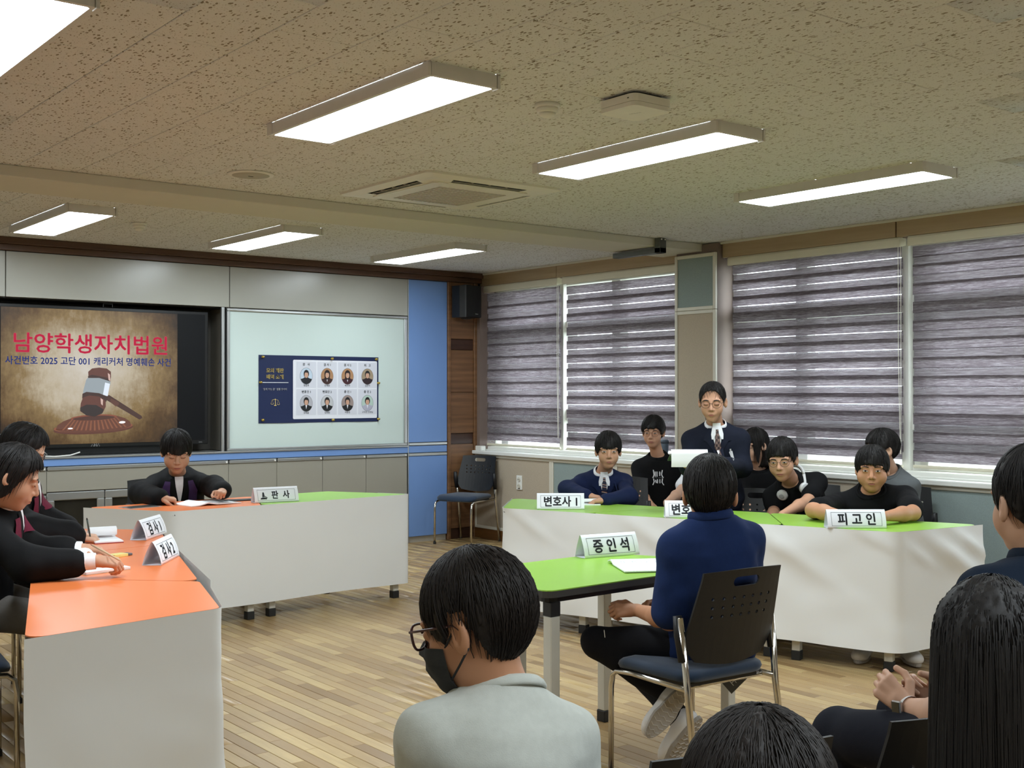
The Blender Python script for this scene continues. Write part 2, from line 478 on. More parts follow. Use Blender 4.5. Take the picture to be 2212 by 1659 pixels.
# ================================================================== windows and blinds
M_frame = pm('white_window_frame', rgb(224, 224, 216), 0.4, var=0.03)
def glass_material():
    t = NT('window_glass')
    tr = t.n('ShaderNodeBsdfTransparent'); tr.inputs[0].default_value = (0.93, 0.96, 0.95, 1)
    gl = t.n('ShaderNodeBsdfGlossy'); gl.inputs['Roughness'].default_value = 0.02
    f = t.n('ShaderNodeTexNoise'); f.inputs['Scale'].default_value = 3
    k = t.math('MULTIPLY_ADD', f.outputs[0], 0.02, 0.05)
    mx = t.n('ShaderNodeMixShader'); t.l(k, mx.inputs[0]); t.l(tr.outputs[0], mx.inputs[1]); t.l(gl.outputs[0], mx.inputs[2])
    t.l(mx.outputs[0], t.out.inputs['Surface']); return t.m
M_glass = glass_material()
def window(n, y0, y1, mull, stiles):
    w = link('window_%d' % n, None); structure(w)
    zs = (0.87, 1.23, 2.06, 2.50)
    for a, b, z0, z1 in ((y0, y1, .87, .925), (y0, y1, 2.44, 2.50), (y0, y0 + .05, .87, 2.5), (y1 - .05, y1, .87, 2.5), (y0, y1, 1.18, 1.29), (y0, y1, 2.0, 2.11)):
        G().box(7.19, 7.33, a, b, z0, z1, 0.004).build('window_frame', M_frame, w)
    for m in mull: G().box(7.15, 7.33, m - .03, m + .03, .87, 2.5, 0.004).build('mullion', M_frame, w)
    for s in stiles: G().box(7.20, 7.30, s - .055, s + .055, .9, 2.48, 0.004).build('sash_stile', M_frame, w)
    cuts = sorted([y0] + list(mull) + list(stiles) + [y1])
    for a, b in zip(cuts, cuts[1:]):
        for z0, z1 in zip(zs, zs[1:]): G().box(7.248, 7.252, a + .02, b - .02, z0 + .02, z1 - .02).build('pane', M_glass, w)
    return w
window(1, 6.69, 9.44, (8.33,), (9.25, 7.64))
window(2, 2.1, 6.28, (4.69,), (5.61, 4.60, 3.5))
for i, (a, b) in enumerate(((6.707, 9.46), (2.0, 6.267))):
    s = structure(link('trim_%d' % (7 + i), None))
    G().box(6.945, 7.2, a, b, 0.83, 0.866, 0.006).build('sill_board', M_white, s)
    G().box(7.10, 7.2, a, b, 0.866, 0.905, 0.006).build('sill_upstand', M_white, s)
    G().box(7.05, 7.10, a, b, 0.866, 0.878, 0.003).build('sill_track', M_white, s)
def fabric_material():
    t = NT('streaked_blind_fabric')
    v = t.coord('World', (5, 9, 420))
    n1 = t.noise(v, 1.0, 4, 0.75)
    n2 = t.noise(t.coord('World', (2, 26, 900)), 1.0, 2, 0.6)
    f = t.math('ADD', t.math('MULTIPLY', n1, 0.75), t.math('MULTIPLY', n2, 0.25))
    col = t.ramp(f, [(0.36, rgb(96, 86, 90)), (0.5, rgb(140, 128, 134)), (0.62, rgb(204, 196, 202))])
    di = t.n('ShaderNodeBsdfDiffuse'); tl = t.n('ShaderNodeBsdfTranslucent')
    t.l(t.mix(0.6, col, rgb(34, 31, 33)), di.inputs[0]); t.l(col, tl.inputs[0])
    mx = t.n('ShaderNodeMixShader'); mx.inputs[0].default_value = 0.20
    t.l(di.outputs[0], mx.inputs[1]); t.l(tl.outputs[0], mx.inputs[2])
    tp = t.n('ShaderNodeBsdfTransparent'); t.l(col, tp.inputs[0])      # the open weave lets a little straight through
    m2 = t.n('ShaderNodeMixShader'); m2.inputs[0].default_value = 0.03
    t.l(mx.outputs[0], m2.inputs[1]); t.l(tp.outputs[0], m2.inputs[2]); t.l(m2.outputs[0], t.out.inputs['Surface'])
    return t.m
def sheer_material():
    t = NT('sheer_blind_mesh')
    n = t.noise(t.coord('World', (5, 9, 420)), 1.0, 3, .7)
    di = t.n('ShaderNodeBsdfDiffuse'); tl = t.n('ShaderNodeBsdfTranslucent'); tp = t.n('ShaderNodeBsdfTransparent')
    c = t.mix(n, rgb(150, 146, 152), rgb(214, 212, 216)); t.l(c, di.inputs[0]); t.l(c, tl.inputs[0])
    a = t.n('ShaderNodeMixShader'); a.inputs[0].default_value = .5; t.l(di.outputs[0], a.inputs[1]); t.l(tl.outputs[0], a.inputs[2])
    b = t.n('ShaderNodeMixShader'); b.inputs[0].default_value = .30; t.l(tp.outputs[0], b.inputs[1]); t.l(a.outputs[0], b.inputs[2])
    t.l(b.outputs[0], t.out.inputs['Surface']); return t.m
M_sheer = sheer_material()
M_fabric = fabric_material()
M_rail = pm('ivory_blind_rail', rgb(214, 208, 186), 0.4, var=0.03)
PITCH_B, BAND = 0.126, 0.076
def blind(y0, y1, leak, label, zbot=0.935, chain=True):
    b = thing('zebra_blind', label, 'blind', (7.10, (y0 + y1) / 2, 0), group='zebra blinds on the windows')
    w = (y1 - y0) / 2
    # rounded headrail cassette, bottom bar
    prof = [(-0.055, 2.44), (-0.055, 2.49), (-0.045, 2.503), (0.03, 2.503), (0.03, 2.452), (-0.045, 2.436)]
    n = len(prof); V = [(x, -w + .002, z) for x, z in prof] + [(x, w - .002, z) for x, z in prof]
    F = [tuple(range(n)), tuple(range(2 * n - 1, n - 1, -1))] + [(i, i + n, (i + 1) % n + n, (i + 1) % n) for i in range(n)]
    link('headrail', mesh('headrail', V, F, M_rail), b)
    G().box(-0.012, 0.012, -w + .01, w - .01, zbot - 0.022, zbot, 0.006).build('bottom_bar', M_rail, b)
    me = mesh('fabric_band', [(0, -w + .012, 0), (0, w - .012, 0), (0, w - .012, BAND), (0, -w + .012, BAND)], [(3, 2, 1, 0)], M_fabric)
    ms = mesh('sheer_band', [(0, -w + .012, 0), (0, w - .012, 0), (0, w - .012, PITCH_B - BAND), (0, -w + .012, PITCH_B - BAND)], [(3, 2, 1, 0)], M_sheer)
    ph = (y0 * 7.3) % 0.05
    top = 2.45
    k = 0
    while True:
        z = top - BAND - ph - k * PITCH_B
        if z < zbot - 0.01: break
        link('fabric_band', me, b, (-0.006, 0, z))
        link('fabric_band', me, b, (0.008, 0, z - (BAND + leak)) if z - BAND - leak > zbot - .02 else (0.008, 0, z + PITCH_B - BAND - leak))
        if z - (PITCH_B - BAND) > zbot - .02: link('sheer_band', ms, b, (-0.006, 0, z - (PITCH_B - BAND)))
        k += 1
    # clear edge strips of the sheer part
    if chain:
        pts = [(-0.03, -w + .006, 2.44), (-0.032, -w + .004, 1.7), (-0.03, -w + .008, 1.02)]
        G().tube(pts, 0.0022, 5).build('pull_chain', M_pvc, b)
        pts = [(-0.03, -w + .026, 2.44), (-0.032, -w + .024, 1.7), (-0.03, -w + .012, 1.02)]
        G().tube(pts, 0.0022, 5).build('pull_chain', M_pvc, b)
    return b
blind(8.27, 9.455, -0.004, 'grey mauve striped blind next to the black wall speaker')
blind(6.71, 8.20, 0.003, 'grey mauve striped blind left of the pillar, with bright slits near its top')
blind(4.665, 6.205, 0.0025, 'wide grey mauve striped blind right of the pillar', 0.945)
blind(3.05, 4.605, -0.008, 'grey mauve striped blind at the right edge of the picture', 0.95)

# ground and a grey terrace outside, far below the sills
structure(G().box(7.6, 120, -60, 80, -4.2, -4.0).build('ground_outside', pm('dull_ground', rgb(104, 108, 96), .9, var=.2, scale=.2, kind='World')))
# ================================================================== front wall joinery
M_greige = pm('greige_laminate', rgb(152, 149, 138), 0.34, var=0.02, scale=5, bump=0.03, bscale=600)
M_upper = pm('pale_metallic_laminate', rgb(164, 163, 154), 0.26, var=0.05, scale=2.2, bump=0.03, bscale=500, kind='World')
M_blue = pm('sky_blue_laminate', rgb(114, 150, 208), 0.4, var=0.03, scale=4)
M_plinth = pm('grey_plinth', rgb(168, 162, 150), 0.5)
# walnut cornice under the ceiling
g = structure(link('trim_9', None))
G().box(XL, 7.05, 9.40, 9.86, 2.578, CEIL, 0.004).build('cornice_upper', M_trim, g)
G().box(XL, 7.05, 9.43, 9.86, 2.53, 2.578, 0.003).build('cornice_lower', M_trim, g)
# walnut corner column with inlays
g = structure(link('trim_10', None))
G().box(6.648, 7.0, 9.475, 9.86, 0, 2.53).build('column_core', M_walnut_dk, g)
for a, b in ((6.648, 6.682), (6.968, 7.012)): G().box(a, b, 9.445, 9.48, 0, 2.53, 0.003).build('column_stile', M_walnut, g)
rows = [(2.49, 2.53, 0), (2.39, 2.487, 0), (1.972, 2.385, 0), (1.865, 1.966, 1), (1.445, 1.86, 0), (1.04, 1.442, 0), (0.936, 1.034, 1), (0.517, 0.931, 0), (0.104, 0.513, 0), (0.0, 0.10, 1)]
for z0, z1, dk in rows:
    G().box(6.683, 6.967, 9.468 if dk else 9.458, 9.48, z0, z1, 0.003).build('wood_panel', M_walnut_dk if dk else M_walnut, g)

# upper cabinets
for x0, x1, lb in ((0.66, 2.52, 'pale wall panel cabinet at the left edge above the screen'), (2.525, 4.355, 'pale overhead cabinet panel above the television'), (4.362, 6.186, 'pale overhead cabinet panel above the whiteboard')):
    t = thing('overhead_cabinet', lb, 'cabinet', (0, 0, 0), group='overhead panels of the front wall')
    G().box(x0, x1, 9.48, 9.82, 2.182, 2.526).build('carcass', M_plinth, t)
    G().box(x0 + .001, x1 - .001, 9.46, 9.48, 2.176, 2.526, 0.002).build('panel_door', M_upper, t)
# recess round the television
g = structure(link('wall_front_recess', None))
M_rec = pm('recess_grey', rgb(126, 122, 112), 0.6)
G().box(0.66, 4.36, 9.80, 9.855, 0.94, 2.165).build('recess_back', pm('recess_dark', rgb(70, 66, 60), 0.7), g)
G().box(4.335, 4.362, 9.47, 9.80, 0.94, 2.172).build('recess_jamb', M_rec, g)
G().box(4.285, 4.312, 9.455, 9.49, 0.93, 2.175, 0.003).build('recess_rail', M_alu, g)
G().box(4.325, 4.338, 9.462, 9.48, 0.93, 2.175).build('recess_gap', M_dark, g)
G().box(0.66, 4.36, 9.50, 9.82, 2.168, 2.1755).build('recess_head', M_dark, g)
# tall blue cabinet
t = thing('tall_cabinet', 'tall sky blue cupboard right of the whiteboard', 'cabinet', (0, 0, 0))
G().box(6.19, 6.640, 9.48, 9.82, 0.06, 2.52).build('carcass', M_plinth, t)
G().box(6.195, 6.643, 9.458, 9.48, 0.962, 2.526, 0.002).build('upper_door', M_blue, t)
G().box(6.195, 6.643, 9.458, 9.48, 0.862, 0.926, 0.002).build('drawer_front', M_blue, t)
dr = G().box(6.195, 6.643, 9.458, 9.48, 0.058, 0.828, 0.002).build('lower_door', M_blue, t)
for z0, z1 in ((0.932, 0.958), (0.830, 0.858)):
    h = G().box(6.195, 6.643, 9.452, 9.48, z0, z1, 0.004).build('handle_strip', M_alu, t)
G().box(6.19, 6.64, 9.475, 9.5, 0.0, 0.056).build('plinth', M_plinth, t)
G().box(6.186, 6.194, 9.455, 9.49, 0.0, 2.526).build('edge_trim', M_alu, t)
# long worktop with the blue edge
t = thing('worktop', 'long worktop with a sky blue edge under the screen and whiteboard', 'worktop', (0, 0, 0))
G().box(0.66, 6.186, 9.455, 9.82, 0.862, 0.921, 0.003).build('blue_edge', M_blue, t)
G().box(0.66, 6.186, 9.445, 9.79, 0.921, 0.936, 0.003).build('top_rail', M_alu, t)
# base cabinets
M_smoke = pm('smoked_glass', rgb(38, 36, 30), 0.12, var=0.3, scale=5)
def handle(t, x0, x1, z): G().box(x0, x1, 9.452, 9.482, z - .030, z, 0.005).build('handle_strip', M_alu, t); G().lathe([(0.008, -.006), (0.008, .006)], 10, (x1 - .02, 9.45, z - .015), 1).build('lock', M_white, t)
def base_unit(x0, x1, lb): 
    t = thing('base_cabinet', lb, 'cabinet', (0, 0, 0), group='base cabinets under the worktop')
    G().box(x0 + .002, x1 - .002, 9.49, 9.82, 0.06, 0.858).build('carcass', M_plinth, t)
    G().box(x0, x1, 9.50, 9.55, 0.0, 0.06).build('plinth', M_plinth, t)
    return t
def door(t, x0, x1, z0, z1, nm='door'):
    return G().box(x0 + .0015, x1 - .0015, 9.46, 9.49, z0, z1, 0.002).build(nm, M_greige, t)
for x0, lb in ((4.352, 'greige two door base cabinet behind the judge table name card'), (5.266, 'greige two door base cabinet next to the blue cupboard')):
    t = base_unit(x0, x0 + .914, lb)
    for k in range(2):
        a = x0 + k * .457; door(t, a, a + .457, 0.06, 0.826); handle(t, a + .004, a + .453, 0.858)
def glass_door(t, x0, x1, z0, z1):
    d = link('glass_door', G().box(x0 + .05, x1 - .05, 9.474, 9.48, z0 + .05, z1 - .05).data('glass_door', M_smoke), t)
    w = .062
    for a, b, c, e in ((x0 + .002, x1 - .002, z1 - w, z1), (x0 + .002, x1 - .002, z0, z0 + w), (x0 + .002, x0 + w, z0 + w, z1 - w), (x1 - w, x1 - .002, z0 + w, z1 - w)):
        G().box(a, b, 9.458, 9.482, c, e, 0.006).build('door_frame', M_alu, d)
t = base_unit(2.832, 4.352, 'base cabinet with a wide drawer and framed glass doors behind the judge')
door(t, 2.832, 4.352, 0.662, 0.826, 'drawer'); handle(t, 2.836, 4.348, 0.858)
for k, w in enumerate((.456, .456)): glass_door(t, 2.832 + k * .456, 2.832 + (k + 1) * .456, 0.06, 0.655)
for z0, z1 in ((0.06, .33), (.36, .63)): door(t, 3.75, 4.352, z0, z1, 'drawer'); handle(t, 3.754, 4.348, z1 + .03)
t = base_unit(1.9, 2.832, 'base cabinet with drawers at the left, behind the prosecutors')
door(t, 1.9, 2.832, 0.65, 0.826, 'drawer'); handle(t, 1.904, 2.828, 0.858)
door(t, 1.9, 2.832, 0.06, 0.60, 'door'); handle(t, 1.904, 2.828, 0.635)
t = base_unit(0.66, 1.9, 'base cabinet at the far left end of the worktop')
door(t, 0.66, 1.28, 0.06, 0.826); door(t, 1.28, 1.9, 0.06, 0.826); handle(t, 0.664, 1.896, 0.858)
# ------------------------------------------------------------------ whiteboard and poster
M_wb = pm('whiteboard_enamel', rgb(202, 217, 213), 0.28, var=0.02, scale=3, kind='World')
t = thing('whiteboard', 'white board with aluminium frame holding the blue poster', 'whiteboard', (0, 0, 0))
G().box(4.36, 6.156, 9.476, 9.50, 0.94, 2.15).build('writing_surface', M_wb, t)
for a, b, c, e in ((4.338, 6.184, 2.146, 2.170), (4.338, 6.184, 0.936, 0.958), (4.338, 4.364, .958, 2.146), (6.15, 6.184, .958, 2.146)):
    G().box(a, b, 9.458, 9.50, c, e, 0.005).build('frame_rail', M_alu, t)
M_navy = pm('navy_print', rgb(8, 28, 72), 0.65, var=0.04)
M_offw = pm('white_print', rgb(226, 228, 236), 0.55, var=0.01)
M_card = pm('pale_grey_print', rgb(208, 210, 220), 0.55, var=0.01)
M_gold = pm('gold_print', rgb(240, 214, 130), 0.5, var=0.02)
M_ink = pm('black_ink', rgb(18, 22, 30), 0.6, var=0.02)
PX0, PX1, PZ0, PZ1 = 4.637, 5.866, 1.17, 1.772
t = thing('poster', 'navy blue poster with eight oval portraits fixed to the whiteboard', 'poster', (0, 0, 0))
def pfn(u, v):
    x = PX0 + (PX1 - PX0) * u; z = PZ0 + (PZ1 - PZ0) * v
    return (x, 9.4735 - 0.004 * max(0, math.sin(u * 9)) * (1 - v) ** 14, z)
G().grid(pfn, 24, 8).build('sheet', M_navy, t)
PW, PH = PX1 - PX0, PZ1 - PZ0
def pp(px, py):   # poster position from the fraction of its width and height
    return PX0 + PW * px, PZ1 - PH * py
def flat(poly, y, name, mat, parent):
    V = [(x, y, z) for x, z in poly]
    return link(name, mesh(name, V, [tuple(range(len(V)))], mat), parent)
def rect(x0, y0, x1, y1, r=0.0):
    a, b = pp(x0, y1); c, d = pp(x1, y0)
    q = [(a, b), (c, b), (c, d), (a, d)]
    return fillet(q, r, 4) if r else q
def oval(cx, cy, rx, rz, n=28, a0=0, a1=2 * PI): return [(cx + rx * math.cos(a0 + (a1 - a0) * k / n), cz_ + 0) for k in range(n) for cz_ in [cy + rz * math.sin(a0 + (a1 - a0) * k / n)]]
flat(rect(.272, .062, .986, .945, .012), 9.4705, 'white_field', M_offw, t)
names = [('판   사', '정준후'), ('검 사 1', '안혜승'), ('검 사 2', '박지아'), ('피   고', '김한석'), ('변호인 1', '강태윤'), ('변호인 2', '김태림'), ('증 인 1', '이승준'), ('증 인 2', '구자민 선생님')]
looks = [((190, 206, 222), (26, 26, 30), (24, 26, 32)), ((170, 128, 92), (30, 22, 24), (58, 34, 32)), ((172, 130, 92), (30, 20, 24), (62, 28, 36)), ((158, 140, 116), (24, 24, 28), (40, 24, 30)),
         ((176, 176, 184), (22, 22, 24), (20, 22, 24)), ((188, 190, 194), (26, 24, 26), (20, 22, 26)), ((150, 134, 130), (20, 20, 24), (20, 22, 26)), ((178, 200, 190), (28, 24, 24), (172, 172, 190))]
M_face = pm('portrait_skin', rgb(198, 156, 132), 0.6)
for k, ((role, nm), (bgc, hair, cloth)) in enumerate(zip(names, looks)):
    cx = .292 + .0062 + (k % 4) * .1735; cy = .088 if k < 4 else .498
    flat(rect(cx, cy, cx + .163, cy + .39, .006), 9.4700, 'portrait_card', M_card, t)
    px, pz = pp(cx + .0815, cy + .215)
    rx, rz = .062, .073
    flat(oval(px, pz, rx + .002, rz + .002), 9.4697, 'portrait_rim', M_ink, t)
    flat(oval(px, pz, rx, rz), 9.4694, 'portrait_ground', pm('portrait_ground_%d' % k, rgb(*bgc), 0.6), t)
    # the bust: shoulders clipped to the oval, neck, face, hair
    mc = pm('portrait_cloth_%d' % k, rgb(*cloth), 0.6); mh = pm('portrait_hair_%d' % k, rgb(*hair), 0.6)
    sh = [(px + (rx - .001) * math.cos(a), pz + (rz - .001) * math.sin(a)) for a in [PI * (1.12 + .76 * q / 16) for q in range(17)]]
    sh += [(px + .036, pz - .022), (px + .012, pz - .010), (px - .012, pz - .010), (px - .036, pz - .022)]
    flat(sh, 9.4691, 'portrait_clothes', mc, t)
    if k not in (0, 3): flat([(px - .010, pz - .010), (px, pz - .052), (px + .010, pz - .010)], 9.4688, 'portrait_collar', M_offw, t)
    long_ = k in (1, 2)
    flat(oval(px, pz + .020, .027, .036) if not long_ else [(px - .026, pz - .03), (px + .026, pz - .03)] + oval(px, pz + .022, .029, .036, 20, 0, PI), 9.4686, 'portrait_hair', mh, t)
    flat(oval(px, pz + .010, .019, .027), 9.4683, 'portrait_face', M_face, t)
    flat(oval(px, pz + .030, .021, .014, 20, 0, PI), 9.4681, 'portrait_fringe', mh, t)
    fx, fz = pp(cx + .0815, cy + .040)
    text_on(role, 0.027, M_ink, t, basis((fx, 9.4690, fz), (1, 0, 0), (0, 0, 1)), bold=0.02)
    fx, fz = pp(cx + .0815, cy + .355)
    text_on(nm, 0.021, M_ink, t, basis((fx, 9.4690, fz), (1, 0, 0), (0, 0, 1)), bold=0.006)
for body, sy, sz, m in (('모의 재판', .225, .043, M_gold), ('배역 소개', .318, .043, M_gold)):
    fx, fz = pp(.128, sy); text_on(body, sz, m, t, basis((fx, 9.4695, fz), (1, 0, 0), (0, 0, 1)), bold=0.03)
fx, fz = pp(.128, .50); text_on("'함께 꾸는 꿈'  법률 동아리", 0.0225, M_offw, t, basis((fx, 9.4695, fz), (1, 0, 0), (0, 0, 1)), bold=0.02, sx=.95)
flat(rect(.02, .398, .235, .407), 9.4695, 'rule_line', M_offw, t)
# little pair of scales
sx_, sz_ = pp(.130, .69)
g = G()
for bx in ((-.002, .002, -.028, .03), (-.012, .012, -.032, -.027)): g.box(sx_ + bx[0], sx_ + bx[1], 9.4690, 9.4697, sz_ + bx[2], sz_ + bx[3])
g.tube([(sx_ - .03, 9.4695, sz_ + .018), (sx_, 9.4695, sz_ + .026), (sx_ + .03, 9.4695, sz_ + .014)], 0.0014, 5)
for s in (-1, 1):
    hz = sz_ + (.018 if s < 0 else .014)
    g.tube([(sx_ + s * .042, 9.4695, hz - .03), (sx_ + s * .03, 9.4695, hz), (sx_ + s * .018, 9.4695, hz - .03)], 0.0009, 4)
    g.tube([(sx_ + s * .03 + .013 * math.cos(a), 9.4695, hz - .03 + .008 * math.sin(a)) for a in [PI + PI * q / 8 for q in range(9)]], 0.0014, 4)
g.build('scales_emblem', M_gold, t)
M_mag = pm('gold_magnet', rgb(196, 170, 90), 0.25, 0.9)
for fx_, fy_ in ((.03, .03), (.592, .035), (.975, .03), (.012, .40), (.995, .40), (.03, .95), (.60, .965), (.995, .962)):
    x, z = pp(fx_, fy_)
    m = tag(G().lathe([(0.012, 0), (0.012, .004), (.005, .006), (.005, .014), (.010, .018), (.010, .024), (.004, .026)], 12, (0, 0, 0), 1).build('push_magnet', M_mag, None, True, (x, 9.4695, z)),
            {(.03, .03): 'gold magnet at the top left corner of the poster', (.592, .035): 'gold magnet at the middle of the poster top edge', (.975, .03): 'gold magnet at the top right corner of the poster', (.012, .40): 'gold magnet halfway down the poster left edge', (.995, .40): 'gold magnet halfway down the poster right edge', (.03, .95): 'gold magnet at the bottom left corner of the poster', (.60, .965): 'gold magnet at the middle of the poster bottom edge', (.995, .962): 'gold magnet at the bottom right corner of the poster'}[(fx_, fy_)], 'magnet', 'gold magnets on the poster')

# ------------------------------------------------------------------ television with the slide
TY = 9.552
SCR = 1.12
M_bezel = pm('black_bezel', rgb(14, 14, 15), 0.35, var=0.1)
t = thing('television', 'large black flat screen showing the gavel title slide', 'television', (0, 0, 0))
G().box(2.29, 4.206, TY, TY + .08, 1.0, 2.135, 0.006).build('housing', M_bezel, t)
def screen_material():
    m = NT('slide_backdrop')
    pos = m.n('ShaderNodeNewGeometry').outputs['Position']
    mp = m.n('ShaderNodeMapping'); mp.inputs['Location'].default_value = (-3.18, 0, -1.62); m.l(pos, mp.inputs[0])
    mp2 = m.n('ShaderNodeMapping'); mp2.inputs['Scale'].default_value = (1.02, 0, 1.28); m.l(mp.outputs[0], mp2.inputs[0])
    ln = m.n('ShaderNodeVectorMath', operation='LENGTH'); m.l(mp2.outputs[0], ln.inputs[0])
    n1 = m.noise(m.coord('World', (3, 1, 3)), 1.6, 6, 0.7); n2 = m.noise(m.coord('World', (40, 1, 12)), 1.0, 4, 0.7)
    d = m.math('ADD', ln.outputs[1], m.math('MULTIPLY_ADD', n1, 0.55, -0.27))
    d = m.math('ADD', d, m.math('MULTIPLY_ADD', n2, 0.22, -0.11))
    c = m.ramp(d, [(0.0, rgb(196, 190, 180)), (0.34, rgb(176, 164, 142)), (0.58, rgb(128, 106, 70)), (0.78, rgb(84, 62, 36)), (1.0, rgb(36, 24, 18))])
    m.b.inputs['Base Color'].default_value = (0.01, 0.01, 0.01, 1); m.b.inputs['Roughness'].default_value = 0.25
    m.l(c, m.b.inputs['Emission Color']); m.b.inputs['Emission Strength'].default_value = SCR
    return m.m
G().box(2.325, 4.174, TY - .002, TY, 1.036, 2.108).build('dark_screen', pm('screen_off', rgb(16, 17, 20), 0.45, spec=.2), t)
S0, S1, T0, T1 = 2.512, 3.928, 1.026, 2.094
flat([(S0, 1.03), (S1, 1.03), (S1, 2.105), (S0, 2.105)], TY - .003, 'slide', screen_material(), t)
def eM(n, r, g_, b, k=1.0): return emit('slide_' + n, rgb(r, g_, b), SCR * k)
SW = S1 - S0
def sp(px, py):  # slide position from picture zoom pixels (20..1275, 560..1510 of the close-up)
    return S0 + SW * (px - 20) / 1255.0, 2.105 - 1.075 * (py - 560 - (px - 20) * .036) / (945.0 - 0.0 * px)
fx, fz = sp(650, 822); text_on('남양학생자치법원', 0.168, eM('red', 176, 40, 66), t, basis((fx, TY - .0045, fz), (1, 0, 0), (0, 0, 1)), 'slide_title', bold=0.022, sx=1.02)
fx, fz = sp(636, 944); text_on('사건번호 2025 고단 001 캐리커처 명예훼손 사건', 0.072, eM('navy', 36, 50, 112), t, basis((fx, TY - .0045, fz), (1, 0, 0), (0, 0, 1)), 'slide_subtitle', bold=0.018, sx=.93)
def sl(pts, name, m, dy): return flat([sp(*p) for p in pts], TY - .004 - dy, name, m, t)
# sounding block
def arc(cx, cy, rx, ry, a0, a1, n=24): return [(cx + rx * math.cos(math.radians(a0 + (a1 - a0) * k / n)), cy + ry * math.sin(math.radians(a0 + (a1 - a0) * k / n))) for k in range(n + 1)]
sl(arc(655, 1425, 285, 36, 0, 360), 'slide_block', eM('b1', 84, 42, 28), .0002)
sl(arc(655, 1412, 282, 36, 0, 360), 'slide_block', eM('b2', 128, 72, 46), .0004)
sl([(388, 1415), (400, 1385), (440, 1360), (505, 1338)] + [(815, 1338), (880, 1360), (915, 1385), (925, 1415)] + arc(655, 1412, 268, 36, 0, 180), 'slide_block', eM('b3', 92, 50, 34), .0006)
for k in range(15):
    x = 430 + k * 32; xm = 655 + (x - 655) * .7
    sl([(xm, 1350), (xm + 9, 1350), (x + 13, 1436 - abs(x - 655) * .06), (x, 1436 - abs(x - 655) * .06)], 'slide_grain', eM('b4', 128, 76, 50), .0008)
sl(arc(655, 1344, 165, 22, 0, 360), 'slide_block', eM('b5', 126, 66, 44), .0010)
sl(arc(655, 1348, 150, 16, 0, 360), 'slide_block', eM('b6', 70, 36, 26), .0012)
sl(arc(858, 1388, 24, 9, 0, 360), 'slide_glint', eM('w', 236, 232, 232), .0014); sl(arc(488, 1413, 18, 6, 0, 360), 'slide_glint', eM('w', 236, 232, 232), .0014)
# handle
sl([(745, 1195), (762, 1188), (1003, 1350), (1006, 1366), (985, 1375), (965, 1362), (745, 1225)], 'slide_handle', eM('h1', 62, 34, 26), .0014)
sl([(775, 1212), (835, 1244), (832, 1262), (812, 1272), (770, 1240)], 'slide_handle', eM('h2', 84, 48, 36), .0016)
# head
sl([(614, 1050), (612, 1018), (640, 995), (690, 990), (745, 998), (775, 1022), (776, 1060), (765, 1105), (700, 1090)], 'slide_gavel', eM('g1', 88, 46, 36), .0016)
sl([(598, 1075), (614, 1055), (690, 1052), (770, 1078), (772, 1106), (745, 1200), (700, 1180), (575, 1168), (578, 1150)], 'slide_gavel', eM('g2', 140, 150, 156), .0018)
sl([(733, 1098), (768, 1108), (752, 1196), (718, 1184)], 'slide_glint', eM('g3', 214, 224, 236), .0020)
sl([(610, 1050), (640, 1040), (740, 1062), (772, 1080), (772, 1092), (690, 1064), (612, 1062)], 'slide_gavel', eM('g4', 54, 28, 24), .0020)
sl([(572, 1172), (600, 1160), (690, 1172), (752, 1200), (742, 1236), (700, 1222), (600, 1200), (570, 1206)], 'slide_gavel', eM('g4', 54, 28, 24), .0022)
sl([(560, 1240), (575, 1200), (620, 1186), (690, 1196), (738, 1228), (738, 1270), (715, 1315), (660, 1336), (600, 1326), (556, 1295)], 'slide_gavel', eM('g1', 88, 46, 36), .0024)
sl([(556, 1290), (556, 1270), (600, 1250), (670, 1256), (725, 1290), (712, 1318), (660, 1337), (600, 1327)], 'slide_gavel', eM('g5', 38, 24, 24), .0026)
sl([(700, 1208), (718, 1220), (716, 1262), (704, 1250)], 'slide_glint', eM('g6', 200, 170, 160), .0028)
sl([(752, 1030), (768, 1042), (770, 1090), (758, 1080)], 'slide_glint', eM('g6', 200, 170, 160), .0028)
# maker's mark, small logo, sensor on top
text_on('∧HΛ', 0.03, pm('grey_white_print', rgb(210, 210, 210), .5), t, basis((3.24, TY - .004, 1.018), (1, 0, 0), (0, 0, 1)), bold=0.03, sx=1.15, name='maker_mark')
G().box(4.12, 4.15, TY - .002, TY, 1.014, 1.022).build('small_mark', pm('dim_print', rgb(90, 90, 90), .5), t)
g = G(); 
for bx in ((3.30, 3.38, 2.160, 2.166), (3.30, 3.305, 2.137, 2.16), (3.375, 3.38, 2.137, 2.16)): g.box(bx[0], bx[1], TY, TY + .02, bx[2], bx[3])
g.build('camera_bracket', M_bezel, t)
# shelf stand and white cable below it
G().box(2.6, 4.0, 9.62, 9.70, 0.94, 1.0).build('stand_bar', M_dark, t)
c = tag(G().tube([(2.70, 9.50, 0.98), (2.78, 9.48, 0.945), (2.9, 9.475, 0.938), (3.02, 9.48, 0.944), (3.10, 9.50, 0.965)], 0.006, 6).build('white_cable', M_white, None, True), 'white cable lying on the worktop under the television', 'cable')
c = tag(G().tube([(2.74, 9.47, 0.962), (2.80, 9.465, 0.99), (2.84, 9.48, 0.955)], 0.005, 6).build('grey_cable', pm('grey_cable', rgb(150, 150, 150), .5), None, True), 'short grey cable looped at the left under the television', 'cable')

